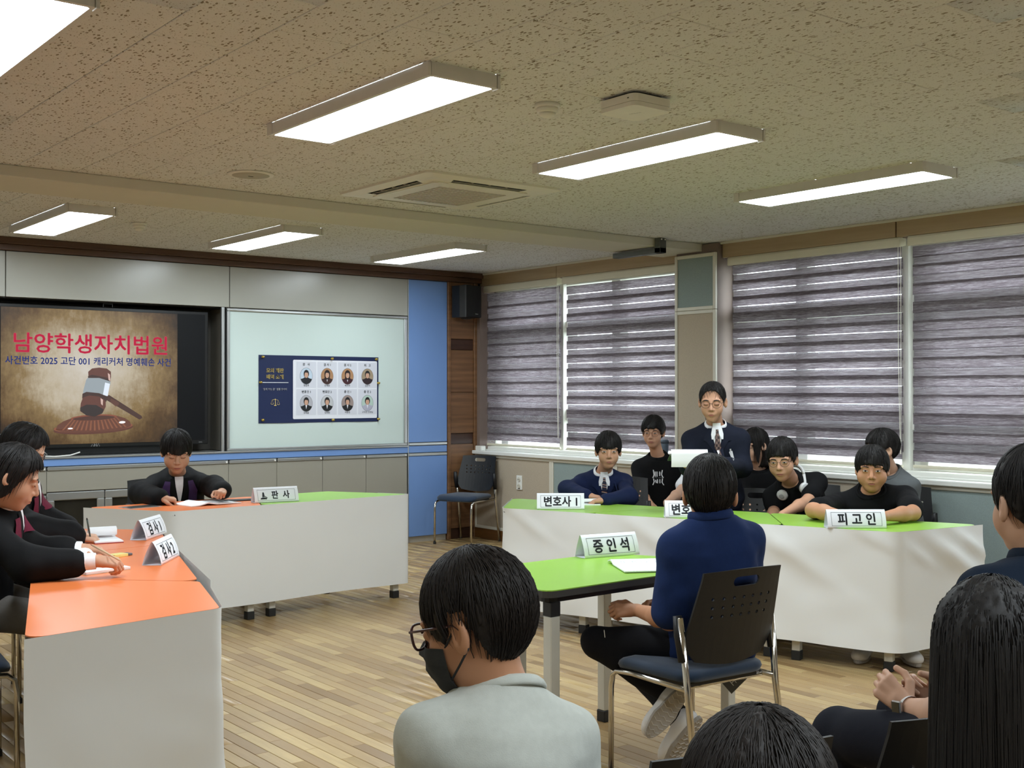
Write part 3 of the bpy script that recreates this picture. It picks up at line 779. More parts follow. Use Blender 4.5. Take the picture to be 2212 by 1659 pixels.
# ------------------------------------------------------------------ wall speaker
t = thing('wall_speaker', 'black wall speaker hung on the walnut corner column', 'speaker', (6.80, 9.33, 2.33), 0.12)
poly = fillet([(-.128, .10), (-.128, -.02), (-.10, -.09), (.10, -.09), (.128, -.02), (.128, .10)], .02, 3)
g = G().prism(poly, -0.155, 0.155); o = g.build('cabinet', M_dark, t)
def gr(u, v): 
    x = (u - .5) * .19; return (x, -.094 - .012 * (1 - (2 * u - 1) ** 2), -.15 + .3 * v)
G().grid(gr, 10, 4).build('grille', pm('black_grille', rgb(10, 10, 11), 0.8, bump=.6, bscale=900), t)
G().lathe([(.05, .155), (.05, .166), (.03, .17)], 16, (0.0, .02, 0)).build('mount_knob', M_dark, t)
G().lathe([(.03, -.17), (.05, -.166), (.05, -.155)], 16, (0.0, .02, 0)).build('mount_knob', M_dark, t)
G().box(-.03, .03, .10, .16, -.04, .04).build('bracket', M_dark, t)
text_on('Sonus', 0.016, pm('grey_white_print', rgb(210, 210, 210), .5), t, basis((.02, -.1085, -.122), (1, 0, 0), (0, 0, 1)), name='speaker_mark')
# wall outlet
t = thing('wall_outlet', 'white double socket low on the beige board by the corner chair', 'socket', (6.984, 8.738, 0.585))
G().box(-.012, 0, -.042, .042, -.068, .068, .003).build('plate', M_white, t)
for dz in (.03, -.03):
    s = G().lathe([(.021, 0), (.021, .006), (.019, .007)], 20, (0, 0, 0), 0).build('socket_ring', M_pvc, t, loc=(-.019, 0, dz)); 
    for dy in (-.009, .009): G().lathe([(.003, -.0015), (.003, .0)], 8, (0, 0, 0), 0).build('socket_hole', M_dark, s, loc=(-.0005, dy, 0))
G().box(-.014, -.012, -.018, .018, -.058, -.052).build('marking', M_dark, t)
# ================================================================== ceiling fixtures
M_lamp = emit('led_diffuser', (0.87, 0.97, 1.03, 1), LAMP_STRENGTH)
M_lframe = pm('grey_lamp_frame', rgb(212, 210, 206), 0.45)
def led_panel():
    t = thing('ceiling_light', '', 'ceiling light', (0, 0, 0), group='LED ceiling panels')
    W2, L2, zb = .158, .635, -.05
    out = fillet([(-W2, -L2), (W2, -L2), (W2, L2), (-W2, L2)], .022, 3)
    inn = fillet([(-W2 + .018, -L2 + .018), (W2 - .018, -L2 + .018), (W2 - .018, L2 - .018), (-W2 + .018, L2 - .018)], .012, 3)
    n = len(out)
    V = [(x, y, 0) for x, y in out] + [(x, y, zb) for x, y in out] + [(x, y, zb) for x, y in inn] + [(x, y, zb + .006) for x, y in inn]
    F = []
    for k in range(3):
        for i in range(n): F.append((k * n + i, (k + 1) * n + i, (k + 1) * n + (i + 1) % n, k * n + (i + 1) % n))
    link('frame', mesh('frame', V, F, M_lframe), t)
    link('diffuser', mesh('diffuser', [(x, y, zb + .004) for x, y in inn], [tuple(range(n - 1, -1, -1))], M_lamp), t)
    for sx in (-1, 1):
        for sy in (-1, 1): G().box(sx * W2 - .006, sx * W2 + .006, sy * (L2 - .02) - .02, sy * (L2 - .02) + .02, zb - .003, 0, .002).build('corner_cap', M_lframe, t)
    return t
LX = (1.03, 2.53, 4.03, 5.55)
spots = [(LX[1], 4.12, 'LED ceiling panel nearest the camera, large at the top middle'), (LX[2], 4.10, 'LED ceiling panel right of the white access point box'), (LX[3], 4.06, 'LED ceiling panel over the windows at the upper right'), (LX[0], 4.12, 'LED ceiling panel cut by the top left corner'),
         (LX[1], 8.16, 'LED ceiling panel beyond the beam at the far left'), (LX[2], 8.16, 'LED ceiling panel beyond the beam above the television edge'), (LX[3], 8.20, 'LED ceiling panel beyond the beam above the whiteboard'),
         (LX[0], 8.16, 'LED ceiling panel beyond the beam out of sight at the left')] + [(x, 0.1, 'LED ceiling panel behind the camera, %s of the rear row' % {LX[0]: 'leftmost', LX[1]: 'second from left', LX[2]: 'third from left', LX[3]: 'rightmost'}[x]) for x in LX]
proto = None
for x, y, lb in spots:
    o = led_panel() if proto is None else copytree(proto)
    proto = proto or o
    o.location = (x, y, CEIL); o['label'] = lb
# ------------------------------------------------------------------ cassette air conditioner
M_ac = pm('ivory_ac_plastic', rgb(222, 218, 204), 0.4, var=0.02)
t = thing('ceiling_air_conditioner', 'square four way cassette air conditioner set into the ceiling', 'air conditioner', (4.0, 5.67, CEIL))
W2 = .475
def ring(o_, i_, z0, z1, r0=.04, r1=.03):
    a = fillet([(-o_, -o_), (o_, -o_), (o_, o_), (-o_, o_)], r0, 4); b = fillet([(-i_, -i_), (i_, -i_), (i_, i_), (-i_, i_)], r1, 4); n = len(a)
    V = [(x, y, 0) for x, y in a] + [(x, y, z0) for x, y in a] + [(x, y, z1) for x, y in b]
    return V, [(k * n + i, (k + 1) * n + i, (k + 1) * n + (i + 1) % n, k * n + (i + 1) % n) for k in range(2) for i in range(n)]
V, F = ring(W2, .405, -.012, -.022); link('outer_frame', mesh('outer_frame', V, F, M_ac), t)
G().box(-.41, .41, -.41, .41, -.004, -.002).build('dark_throat', M_dark, t)
for k in range(4):
    R_ = Matrix.Rotation(k * PI / 2, 4, 'Z')
    # corner cover, outlet lip, louvre, vane pins
    c = G(); c.add([tuple(R_ @ Vector(v)) for v in [(.405, .405, -.022), (.26, .405, -.022), (.22, .30, -.030), (.30, .22, -.030), (.405, .26, -.022)]], [(0, 1, 2, 3, 4)]); c.build('corner_cover', M_ac, t)
    c = G(); c.box(-.25, .25, .335, .352, -.030, -.024, .002, R_); c.build('outlet_lip', M_ac, t)
    c = G(); c.box(-.24, .24, -.002, .002, -.02, .02, 0, R_ @ Matrix.Translation((0, .372, -.014)) @ Matrix.Rotation(.9, 4, 'X')); c.build('louvre', pm('louvre_grey', rgb(150, 148, 138), .5), t)
    c = G()
    for q in (-.12, 0, .12): c.box(q - .002, q + .002, .36, .40, -.024, -.006, 0, R_)
    c.build('louvre_pins', M_ac, t)
V, F = ring(.335, .245, -.030, -.034, .03, .02); V = [(x, y, z if i >= 24 else z - .004) for i, (x, y, z) in enumerate(V)]
link('centre_panel', mesh('centre_panel', V, F, M_ac), t)
G().box(-.25, .25, -.25, .25, -.024, -.022).build('grille_backing', pm('filter_grey', rgb(104, 102, 92), .8), t)
gg = link('intake_grille', None, t)
for k in range(17):
    q = -.24 + .48 * k / 16
    G().box(q - .0035, q + .0035, -.245, .245, -.034, -.026).build('grille_bar', M_ac, gg)
    if k % 2 == 0: G().box(-.245, .245, q - .003, q + .003, -.032, -.026).build('grille_bar', M_ac, gg)
# ------------------------------------------------------------------ smaller fittings
M_det = pm('white_detector', rgb(226, 224, 216), 0.45)
for x, y, lb in ((3.11, 3.71, 'round smoke detector left of the white access point box'), (3.04, 8.08, 'round smoke detector beyond the beam above the television')):
    t = thing('smoke_detector', lb, 'smoke detector', (x, y, CEIL), group='smoke detectors')
    G().lathe([(.052, 0), (.052, -.016), (.048, -.018)], 28).build('base_ring', M_det, t, True)
    G().lathe([(.044, -.018), (.046, -.024), (.044, -.034), (.036, -.038)], 28).build('body', M_det, t, True)
    G().lathe([(.035, -.038), (.030, -.050), (.016, -.056), (.001, -.057)], 28).build('dome', M_det, t, True)
t = thing('access_point', 'square white wireless access point box on the ceiling', 'access point', (3.33, 3.42, CEIL))
sq = lambda w: fillet([(-w, -w), (w, -w), (w, w), (-w, w)], .03, 5)
G().prism(sq(.108), -.042, -.012).build('cover', M_det, t); G().prism(sq(.106), -.060, -.043).build('lid', M_det, t)
G().prism(sq(.085), -.012, 0).build('mount_plate', M_dark, t)
G().box(-.1095, -.107, -.075, -.068, -.030, -.026).build('port', M_dark, t)
text_on('SAMSUNG', 0.012, pm('dim_print', rgb(90, 90, 90), .5), t, basis((.0, .0, -.0605), (.3, -1, 0), (-1, -.3, 0)), name='maker_mark')
t = thing('ceiling_speaker', 'round flush ceiling speaker left of the air conditioner', 'speaker', (2.84, 5.90, CEIL))
G().lathe([(.125, -.001), (.122, -.008), (.105, -.009)], 36).build('trim_ring', M_det, t, True)
G().lathe([(.104, -.004), (.10, -.010), (.05, -.0125), (.001, -.013)], 36).build('grille', pm('speaker_mesh', rgb(176, 172, 158), 0.7, bump=.4, bscale=900), t, True)
G().box(-.014, .014, -.003, .003, -.0145, -.013).build('badge', M_dark, t)
# grey steel bracket at the end of the beam
M_steel = pm('dark_grey_steel', rgb(92, 96, 94), 0.45, 0.4)
t = thing('steel_bracket', 'grey steel L shaped bracket hanging from the beam by the pillar', 'bracket', (6.50, 6.40, 2.63))
G().box(-.035, .035, -.03, .03, -.115, 0, .003).build('upright', M_steel, t)
G().box(-.035, .035, -.03, .50, -.115, -.075, .003).build('arm', M_steel, t)
for q in (-.02, .02): G().lathe([(.006, -.004), (.006, .004)], 8, (0, 0, 0), 1).build('bolt', M_white, t, loc=(q, -.032, -.012))
# tumbler and a small white box on the sill
t = thing('tumbler', 'grey blue tumbler standing on the sill behind the boy with the printed black shirt', 'tumbler', (7.02, 6.87, .866))
G().lathe([(.032, 0), (.034, .01), (.037, .15), (.036, .155)], 20).build('cup', pm('grey_blue_tumbler', rgb(92, 106, 122), .4), t, True)
G().lathe([(.039, .155), (.039, .175), (.03, .185), (.001, .186)], 20).build('lid', pm('slate_lid', rgb(70, 80, 92), .4), t, True)
t = tag(G().box(-.03, .03, -.05, .05, 0, .045, .006).build('eraser_box', M_white, None, False, (7.01, 9.40, .866)), 'small white box on the sill in the corner', 'box')
# ================================================================== trapezoid tables
M_green = pm('lime_green_laminate', rgb(146, 194, 70), 0.33, var=0.03, scale=5)
M_orange = pm('orange_laminate', rgb(236, 128, 70), 0.33, var=0.03, scale=5)
M_edge = pm('dark_grey_edging', rgb(58, 56, 54), 0.6, var=0.15, scale=3, aniso=(1, 1, 90))
M_leg = pm('light_grey_leg', rgb(198, 196, 186), 0.42, var=0.05)
M_foot = pm('black_foot', rgb(28, 28, 28), 0.6)
TZ = 0.725
def table(A, B, mat, label, group):
    """half-hexagon style table; A to B is its long edge and the top lies to the left of it"""
    A, B = Vector(A), Vector(B); m = (A + B) / 2; d = B - A
    t = thing('trapezoid_table', label, 'table', (m.x, m.y, 0), math.atan2(d.y, d.x), group)
    L = d.length / 2 - .004
    poly = fillet([(-L, .003), (L, .003), (.297, .597), (-.297, .597)], .045, 5)
    n = len(poly)
    o = G().prism(poly, TZ - .004, TZ).build('table_top', mat, t)
    G().prism(poly, TZ - .028, TZ - .004).build('edge_band', M_edge, t)
    inn = [(x * .93, .30 + (y - .30) * .88) for x, y in poly]
    G().prism(inn, TZ - .052, TZ - .028).build('apron', M_dark, t)
    for x, y in ((-L + .10, .06), (L - .10, .06), (-.245, .545), (.245, .545)):
        lg = G().box(x - .0225, x + .0225, y - .0225, y + .0225, .05, TZ - .105, .003).build('leg', M_leg, t)
        G().box(x - .025, x + .025, y - .025, y + .025, 0, .05, .003).build('foot_cap', M_foot, lg)
        G().box(x - .0235, x + .0235, y - .0235, y + .0235, TZ - .105, TZ - .052, .002).build('leg_socket', M_dark, lg)
    return t
def V2(a, b): return Vector((a, b))
# defence side, three tables in a row parallel to the window wall
u = V2(.335, -.942); nn = V2(.942, .335)
dB = V2(5.277, 3.51); dA = dB - .6 * u; dA2 = dA - 1.2 * u; dA3 = dA2 - .6 * u
dR = dB + .3 * u + .6 * nn; dS = dA - .3 * u + .6 * nn; dS2 = dA2 + .3 * u + .6 * nn; dL = dA3 - .3 * u + .6 * nn
gd = 'tables joined in a row for the defence'
table(dS2, dL, M_green, 'green topped table of the boy in the navy blazer', gd)
table(dA2, dA, M_green, 'green topped middle table in front of the standing girl', gd)
table(dR, dS, M_green, 'green topped table under the arms of the boy in black at the right', gd)
# prosecution side
pu = V2(.29, .957); pn = V2(.957, -.29)
p0 = V2(1.0, 3.555); p1 = p0 + .3 * pu + .6 * pn; p2 = p1 + .6 * pu; p3 = p2 + 1.2 * pu; p4 = p3 + .6 * pu; p5 = p4 + .3 * pu - .6 * pn
q2 = p2 + .3 * pu - .6 * pn; q3 = p3 - .3 * pu - .6 * pn
gp = 'orange tables joined in a row for the prosecution'
table(q2, p0, M_orange, 'orange topped table nearest the camera at the left', gp)
table(p2, p3, M_orange, 'orange topped middle table with the two name cards', gp)
table(p5, q3, M_orange, 'orange topped farthest table of the prosecution row', gp)
# the judge's two tables
w_ = V2(.997, .076); jn = V2(-.076, .997)
j0 = V2(2.783, 6.818); j1 = j0 + .6 * w_; j2 = j0 + 1.8 * w_; jl = j0 - .3 * w_ + .6 * jn; jb = j1 + .3 * w_ + .6 * jn; jr = j2 - .3 * w_ + .6 * jn
table(jb, jl, M_orange, 'orange topped table where the judge sits', 'tables of the judge')
table(j1, j2, M_green, 'green topped table right of the judge', 'tables of the judge')
wA, wB = V2(2.69, 3.245), V2(3.89, 3.275)
table(wA, wB, M_green, 'green topped witness table standing alone without paper', 'witness table')

# ------------------------------------------------------------------ paper skirts
M_skirt = pm('roll_paper', rgb(230, 231, 230), 0.7, var=0.02, scale=3, bump=0.05, bscale=700, kind='World')
def vnoise(p, s, seed=0):
    x = np.asarray(p, float) * s + seed * 17.3
    i = np.floor(x).astype(int); f = x - i; f = f * f * (3 - 2 * f)
    def h(a): return (np.sin(a[..., 0] * 127.1 + a[..., 1] * 311.7 + a[..., 2] * 74.7) * 43758.5453) % 1.0
    r = 0
    for dx in (0, 1):
        for dy in (0, 1):
            for dz in (0, 1):
                w = (f[..., 0] if dx else 1 - f[..., 0]) * (f[..., 1] if dy else 1 - f[..., 1]) * (f[..., 2] if dz else 1 - f[..., 2])
                r = r + w * h(i + np.array([dx, dy, dz]))
    return r * 2 - 1
def skirt(path, label, zb=.11, wr=.010, flare=0.0, seed=1, rr=.05, creases=()):
    """a sheet of roll paper hung round the outer edges; path runs so that the outside is on its right"""
    P = [Vector(p) for p in path]; pts = []
    for i, p in enumerate(P):
        if 0 < i < len(P) - 1:
            a = (P[i - 1] - p).normalized(); b = (P[i + 1] - p).normalized()
            if a.dot(b) < -.985: pts.append(p); continue
            for k in range(7):
                t = k / 6; pts.append((p + a * rr) * (1 - t) ** 2 + p * 2 * t * (1 - t) + (p + b * rr) * t * t)
        else: pts.append(p)
    out = [pts[0]]
    for a, b in zip(pts, pts[1:]):
        m = max(1, int((b - a).length / .035))
        out += [a + (b - a) * (k / m) for k in range(1, m + 1)]
    pts = out; N = len(pts); nz = 22
    V = []; s = 0
    for i, p in enumerate(pts):
        t = (pts[min(i + 1, N - 1)] - pts[max(i - 1, 0)]).normalized(); nrm = Vector((t.y, -t.x))
        if i: s += (pts[i] - pts[i - 1]).length
        for k in range(nz + 1):
            v = k / nz; z = TZ + .001 + (zb - TZ) * v
            q = np.array([s * 2.2 + z * 1.1, z * 2.6 - s * .6, seed * 1.0])
            e = .005 + float(vnoise(q, 1.0, seed)) * wr * min(1, v * 5) + float(vnoise(q, 3.2, seed + 3)) * wr * .28 * min(1, v * 6) + flare * v
            for cs, cz, cw, ca in creases:
                dd = ((s - cs) * .55 + (z - cz)) / cw; e += ca * math.exp(-dd * dd) * math.exp(-((s - cs) / (cw * 5)) ** 2)
            V.append((p.x + nrm.x * max(e, .003), p.y + nrm.y * max(e, .003), z + (.004 * math.sin(s * 5 + seed) * v)))
    F = np.array([(i * (nz + 1) + k, i * (nz + 1) + k + 1, (i + 1) * (nz + 1) + k + 1, (i + 1) * (nz + 1) + k) for i in range(N - 1) for k in range(nz)])
    o = link('paper_skirt', mesh('paper_skirt', np.array(V), F, M_skirt, True))
    return tag(o, label, 'paper skirt', 'paper skirts hung round the tables')
skirt([dL, dA3, dA2, dA, dB, dR], 'wide white paper skirt hung along the green defence tables', .11, .024, .012, 2, .06, creases=((.85, .64, .035, .016), (1.7, .60, .05, .014), (2.5, .58, .05, .016), (3.02, .64, .035, .024), (3.2, .60, .03, .020), (3.5, .55, .045, .024), (3.62, .62, .03, .02)))
skirt([jl, j0, j1, j2, j2 + (jr - j2) * .4], 'white paper skirt hung round the judge tables', .105, .009, -.02, 5, .06)
skirt([p0 + (p1 - p0) * .0 , p1, p2 + pn * .02], 'white paper skirt on the near end of the orange tables', .06, .014, .02, 8, .035)
skirt([p2 + pn * .035, p3, p4, p5], 'white paper skirt along the inner side of the orange tables', .11, .010, .0, 9, .06)

# ================================================================== chairs
M_chrome = pm('chrome_tube', rgb(208, 204, 196), 0.14, 1.0, var=0.03)
M_shell = pm('black_chair_shell', rgb(15, 15, 17), 0.48, var=0.08, bump=.08, bscale=900)
M_seat = pm('petrol_blue_fabric', rgb(13, 38, 62), 0.85, var=0.14, scale=180, bump=.25, bscale=700, sheen=.3)
def make_chair():
    t = thing('stacking_chair', '', 'chair', (0, 0, 0), group='blue seated stacking chairs')
    # seat pad
    base = fillet([(-.20, -.20), (.20, -.20), (.225, .20), (-.225, .20)], .07, 6)
    lv = [(.424, .020), (.430, .006), (.446, .0), (.458, .004), (.466, .016), (.470, .05)]
    V = []; n = len(base)
    for z, ins in lv:
        k = 1 - ins / .21
        for x, y in base: V.append((x * k, y * k, z - .022 * max(0, (y * k - .08) / .12) ** 2))
    F = [(i * n + k, i * n + (k + 1) % n, (i + 1) * n + (k + 1) % n, (i + 1) * n + k) for i in range(len(lv) - 1) for k in range(n)] + [tuple(range(n - 1, -1, -1)), tuple(range((len(lv) - 1) * n, len(lv) * n))]
    link('seat', mesh('seat', V, F, M_seat, True), t)
    G().box(-.17, .17, -.17, .16, .405, .426, .005).build('seat_pan', M_dark, t)
    # back shell with hand slot and breathing holes
    def width(z): return .188 + (.212 - .188) * max(0, min(1, (.80 - z) / .2)) if z > .60 else .212 - .05 * ((.60 - z) / .10) ** 2
    zs = [.50 + .32 * k / 12 for k in range(13)]
    outl = [(-width(z), z + (.0 if z > .505 else 0)) for z in zs]
    top = [(-.188 + .376 * k / 10, .82 + .008 * math.sin(PI * k / 10)) for k in range(11)]
    bot = [(.162 - .324 * k / 10, .50 - .02 * math.sin(PI * k / 10)) for k in range(1, 10)]
    poly = outl + top[1:-1] + [(width(z), z) for z in reversed(zs)] + bot
    holes = []
    slot = [(.055 * (1 if math.cos(a) > 0 else -1) * 1 + .017 * math.cos(a), .783 + .017 * math.sin(a)) for a in [-PI / 2 + PI * k / 6 for k in range(7)] + [PI / 2 + PI * k / 6 for k in range(7)]]
    slot = [(.045 * s + .017 * math.cos(a), .783 + .017 * math.sin(a)) for s, a in [(1, -PI / 2 + PI * k / 6) for k in range(7)] + [(-1, PI / 2 + PI * k / 6) for k in range(7)]]
    holes.append(slot)
    for r in range(3):
        for c_ in range(7):
            cx = (-.135 + .045 * c_) * (1 - .03 * r); cz = .725 - .032 * r
            holes.append([(cx + .0068 * math.cos(2 * PI * k / 8), cz + .0068 * math.sin(2 * PI * k / 8)) for k in range(8)])
    def inside(p, q):
        r = False
        for (x0, y0), (x1, y1) in zip(q, q[1:] + q[:1]):
            if (y0 > p[1]) != (y1 > p[1]) and p[0] < (x1 - x0) * (p[1] - y0) / (y1 - y0) + x0: r = not r
        return r
    vs = []; es = []
    for q in [poly] + holes:
        b = len(vs); vs += [Vector(p) for p in q]; es += [(b + k, b + (k + 1) % len(q)) for k in range(len(q))]
    for i in range(-6, 7):
        for j in range(9):
            p = (i * .033, .52 + j * .035)
            if inside(p, poly) and not any(inside(p, h) for h in holes): vs.append(Vector(p))
    ov, oe, of = delaunay_2d_cdt(vs, es, [], 0, 1e-5)[:3]
    tris = []
    for f in of:
        c_ = sum((ov[i] for i in f), Vector((0, 0))) / len(f)
        if inside(c_, poly) and not any(inside(c_, h) for h in holes): tris.append(tuple(f))
    def bend(p, off):
        x, z = p; return (x, -.205 - (z - .5) * .26 + .75 * x * x + off, z)
    nv = len(ov)
    V = [bend(p, .0) for p in ov] + [bend(p, -.008) for p in ov]
    cnt = {}
    for f in tris:
        for a, b in zip(f, f[1:] + f[:1]): cnt[(a, b)] = 1
    F = [f for f in tris] + [tuple(i + nv for i in reversed(f)) for f in tris] + [(b, a, a + nv, b + nv) for (a, b) in cnt if (b, a) not in cnt]
    me = mesh('backrest', V, F, M_shell)
    bm = bmesh.new(); bm.from_mesh(me); bmesh.ops.recalc_face_normals(bm, faces=bm.faces); bm.to_mesh(me); bm.free()
    link('backrest', me, t)
    for s in (-1, 1):
        G().tube([(s * .205, .215, 0), (s * .205, .213, .34), (s * .205, .205, .385), (s * .205, .180, .405), (s * .205, .10, .412), (s * .208, -.215, .412)], .0105, 10).build('leg', M_chrome, t, True)
        G().tube([(s * .222, -.275, 0), (s * .214, -.215, .40), (s * .222, -.185, .66)], .0125, 10).build('leg', M_chrome, t, True)
        G().tube([(s * .219, -.198, .51), (s * .2215, -.180, .60), (s * .223, -.172, .665)], [.020, .021, .017], 10, flat=.8).build('back_clamp', M_shell, t, True)
        for y0, z0 in ((.215, 0), (-.275, 0)): G().lathe([(.0135, 0), (.0135, .022), (.011, .024)], 10, (s * (.205 if y0 > 0 else .222), y0, 0)).build('foot_tip', M_foot, t)
    for y in (.12, -.16): G().tube([(-.205, y, .408), (.205, y, .408)], .009, 8).build('cross_bar', M_chrome, t, True)
    return t
chair0 = None
def chair(x, y, ang, label):
    """ang: facing direction in radians from +x"""
    global chair0
    o = make_chair() if chair0 is None else copytree(chair0)
    chair0 = chair0 or o
    o.location = (x, y, 0); o.rotation_euler = (0, 0, ang - PI / 2); o['label'] = label
    return o
FACE = lambda dx, dy: math.atan2(dy, dx)
chair(6.63, 9.14, FACE(-.93, -.37), 'empty blue seated chair in the corner beside the blue cupboard')
cw = chair(3.215, 3.01, FACE(.07, .997), 'blue seated chair under the witness in the navy polo shirt')
chair(3.20, 7.92, FACE(.05, -1.0), 'chair behind the judge, its black back showing at his right elbow')
chair(5.73, 6.13, FACE(-.85, -.45), 'black backed chair of the boy in the navy blazer')
chair(5.66, 4.78, FACE(-.80, -.55), 'black backed chair pushed back behind the standing girl')
chair(6.26, 4.84, FACE(-.85, -.50), 'chair of the boy with the white headphones')
chair(6.06, 4.20, FACE(-.80, -.60), 'chair of the boy in black behind his crossed arms')
chair(6.60, 6.56, FACE(-.9, -.4), 'chair by the pillar under the boy with the printed black shirt')
chair(6.58, 5.98, FACE(-.9, -.4), 'chair by the windows under the half hidden person in white')
chair(6.60, 5.40, FACE(-.9, -.4), 'chair by the windows under the person with long dark hair')
chair(6.58, 4.40, FACE(-.9, -.4), 'chair by the windows under the boy in the grey shirt')
chair(1.06, 4.75, FACE(.95, -.1), 'chair of the nearer prosecutor at the left edge')
chair(1.42, 5.95, FACE(.95, -.2), 'chair of the farther prosecutor')
chair(1.17, 1.60, FACE(.35, .94), 'chair of the masked boy in the pale grey shirt')
chair(1.66, 1.62, FACE(.255, .967), 'empty chair in the foreground right of the masked boy')
chair(2.64, 1.42, FACE(.45, .89), 'chair of the seated man at the right edge')
chair(2.20, 1.49, FACE(.33, .94), 'empty black backed chair left of the seated man')
# hang tag on the witness chair
t = thing('paper_tag', 'small grey tag hanging under the witness chair seat', 'tag', (3.44, 2.94, .40), FACE(.3, -.9))
G().box(-.028, .028, -.001, .001, -.115, -.01, .0005, Matrix.Rotation(.75, 4, 'Y')).build('card', pm('grey_tag', rgb(96, 96, 92), .6), t)
G().tube([(0, 0, .03), (.002, 0, -.012)], .001, 4).build('tie', M_white, t)
me = text_on('H-', .035, M_white, t, Matrix.Rotation(.75, 4, 'Y') @ basis((0, -.0015, -.07), (0, 0, 1), (-1, 0, 0)), bold=.0)

# ================================================================== name cards
M_cardp = pm('card_paper', rgb(238, 240, 246), 0.65, var=0.01)
def name_card(c, d, body, label, icon=False, w=.29, size=.062, sp=1.0, bulge=.006):
    """tent card; d runs left to right along the front as read"""
    d = Vector((d[0], d[1])).normalized()
    t = thing('name_card', label, 'name card', (c[0], c[1], TZ), math.atan2(d.y, d.x), 'white folded name cards on the tables')
    H, D = .094, .040
    prof = []
    for k in range(9):
        s = k / 8; prof.append((-D + s * (D - .004) - bulge * math.sin(PI * s), .001 + s * H))
    prof += [(0, H + .003), (.004, H + .001)]
    for k in range(1, 9):
        s = k / 8; prof.append((.004 + s * (D - .004) + bulge * .6 * math.sin(PI * s), .001 + (1 - s) * H))
    n = len(prof)
    V = [(-w / 2, y, z) for y, z in prof] + [(w / 2, y, z) for y, z in prof]
    F = [(k, k + n, k + n + 1, k + 1) for k in range(n - 1)] + [(n - 1, 2 * n - 1, n, 0)]
    link('folded_card', mesh('folded_card', V, F, M_cardp, True), t)
    # printed frame and lettering lie on the front panel
    def on(x, s, off=.0006):
        y = -D + s * (D - .004) - bulge * math.sin(PI * s); z = .001 + s * H
        return (x, y - off * .92, z + off * .39)
    g = G(); e = .0010
    for x0, x1, s0, s1 in ((-w / 2 + .022, w / 2 - .022, .13, .145), (-w / 2 + .022, w / 2 - .022, .855, .87), (-w / 2 + .022, -w / 2 + .0235, .13, .87), (w / 2 - .0235, w / 2 - .022, .13, .87)):
        m = 8 if s1 - s0 > .1 else 1
        g.add([on(x, s0 + (s1 - s0) * k / m) for k in range(m + 1) for x in (x0, x1)], [(2 * k, 2 * k + 1, 2 * k + 3, 2 * k + 2) for k in range(m)])
    g.build('printed_frame', M_ink, t)
    me = text_data(body, size, bold=0.030, spacing=sp)
    bm = bmesh.new(); bm.from_mesh(me)
    for q in range(-9, 10): bmesh.ops.bisect_plane(bm, geom=bm.verts[:] + bm.edges[:] + bm.faces[:], plane_co=(0, q * .0038, 0), plane_no=(0, 1, 0))
    bm.to_mesh(me); bm.free()
    for v in me.vertices:
        x, y, z = v.co; p = on(x + (.028 if icon else 0), .5 + y * 1.05 / H, .0009); v.co = p
    me.materials.append(M_ink); me.name = 'lettering'
    link('lettering', me, t)
    if icon:
        g = G(); q = lambda x, y: on(x - .088, .5 + y / H, .0009)
        g.add([q(*p) for p in ((-.022, -.026), (.022, -.026), (.02, -.018), (.008, -.014), (-.008, -.014), (-.02, -.018))], [(0, 1, 2, 3, 4, 5)])
        g.add([q(*p) for p in ((-.010, -.012), (.004, -.012), (.006, .0), (.004, .018), (-.006, .018), (-.008, .002))], [(0, 1, 2, 3, 4, 5)])
        g.add([q(*p) for p in ((.004, -.002), (.026, -.016), (.024, -.02), (.003, -.007))], [(0, 1, 2, 3)])
        g.build('gavel_icon', M_ink, t)
    return t
name_card((3.555, 7.02), (1, -.12), '판  사', 'white name card with a small gavel in front of the judge', True, w=.30, size=.052)
name_card((2.20, 5.70), (.66, .75), '검 사 1', 'white name card beside the red covered pad on the orange tables')
name_card((1.93, 4.86), (.60, .80), '검 사 2', 'white name card nearest the bob haired prosecutor')
name_card((4.715, 5.50), (.78, -.62), '변호사 1', 'white name card before the boy in the navy blazer', bulge=.001)
name_card((4.975, 4.665), (.78, -.62), '변호사 2', 'white name card half hidden behind the witness head')
name_card((5.285, 3.77), (.787, -.617), '피 고 인', 'white name card before the boy with arms on the table', w=.31)
name_card((3.53, 3.80), (.985, -.17), '증 인 석', 'white name card on the lone witness table', w=.285, size=.058)

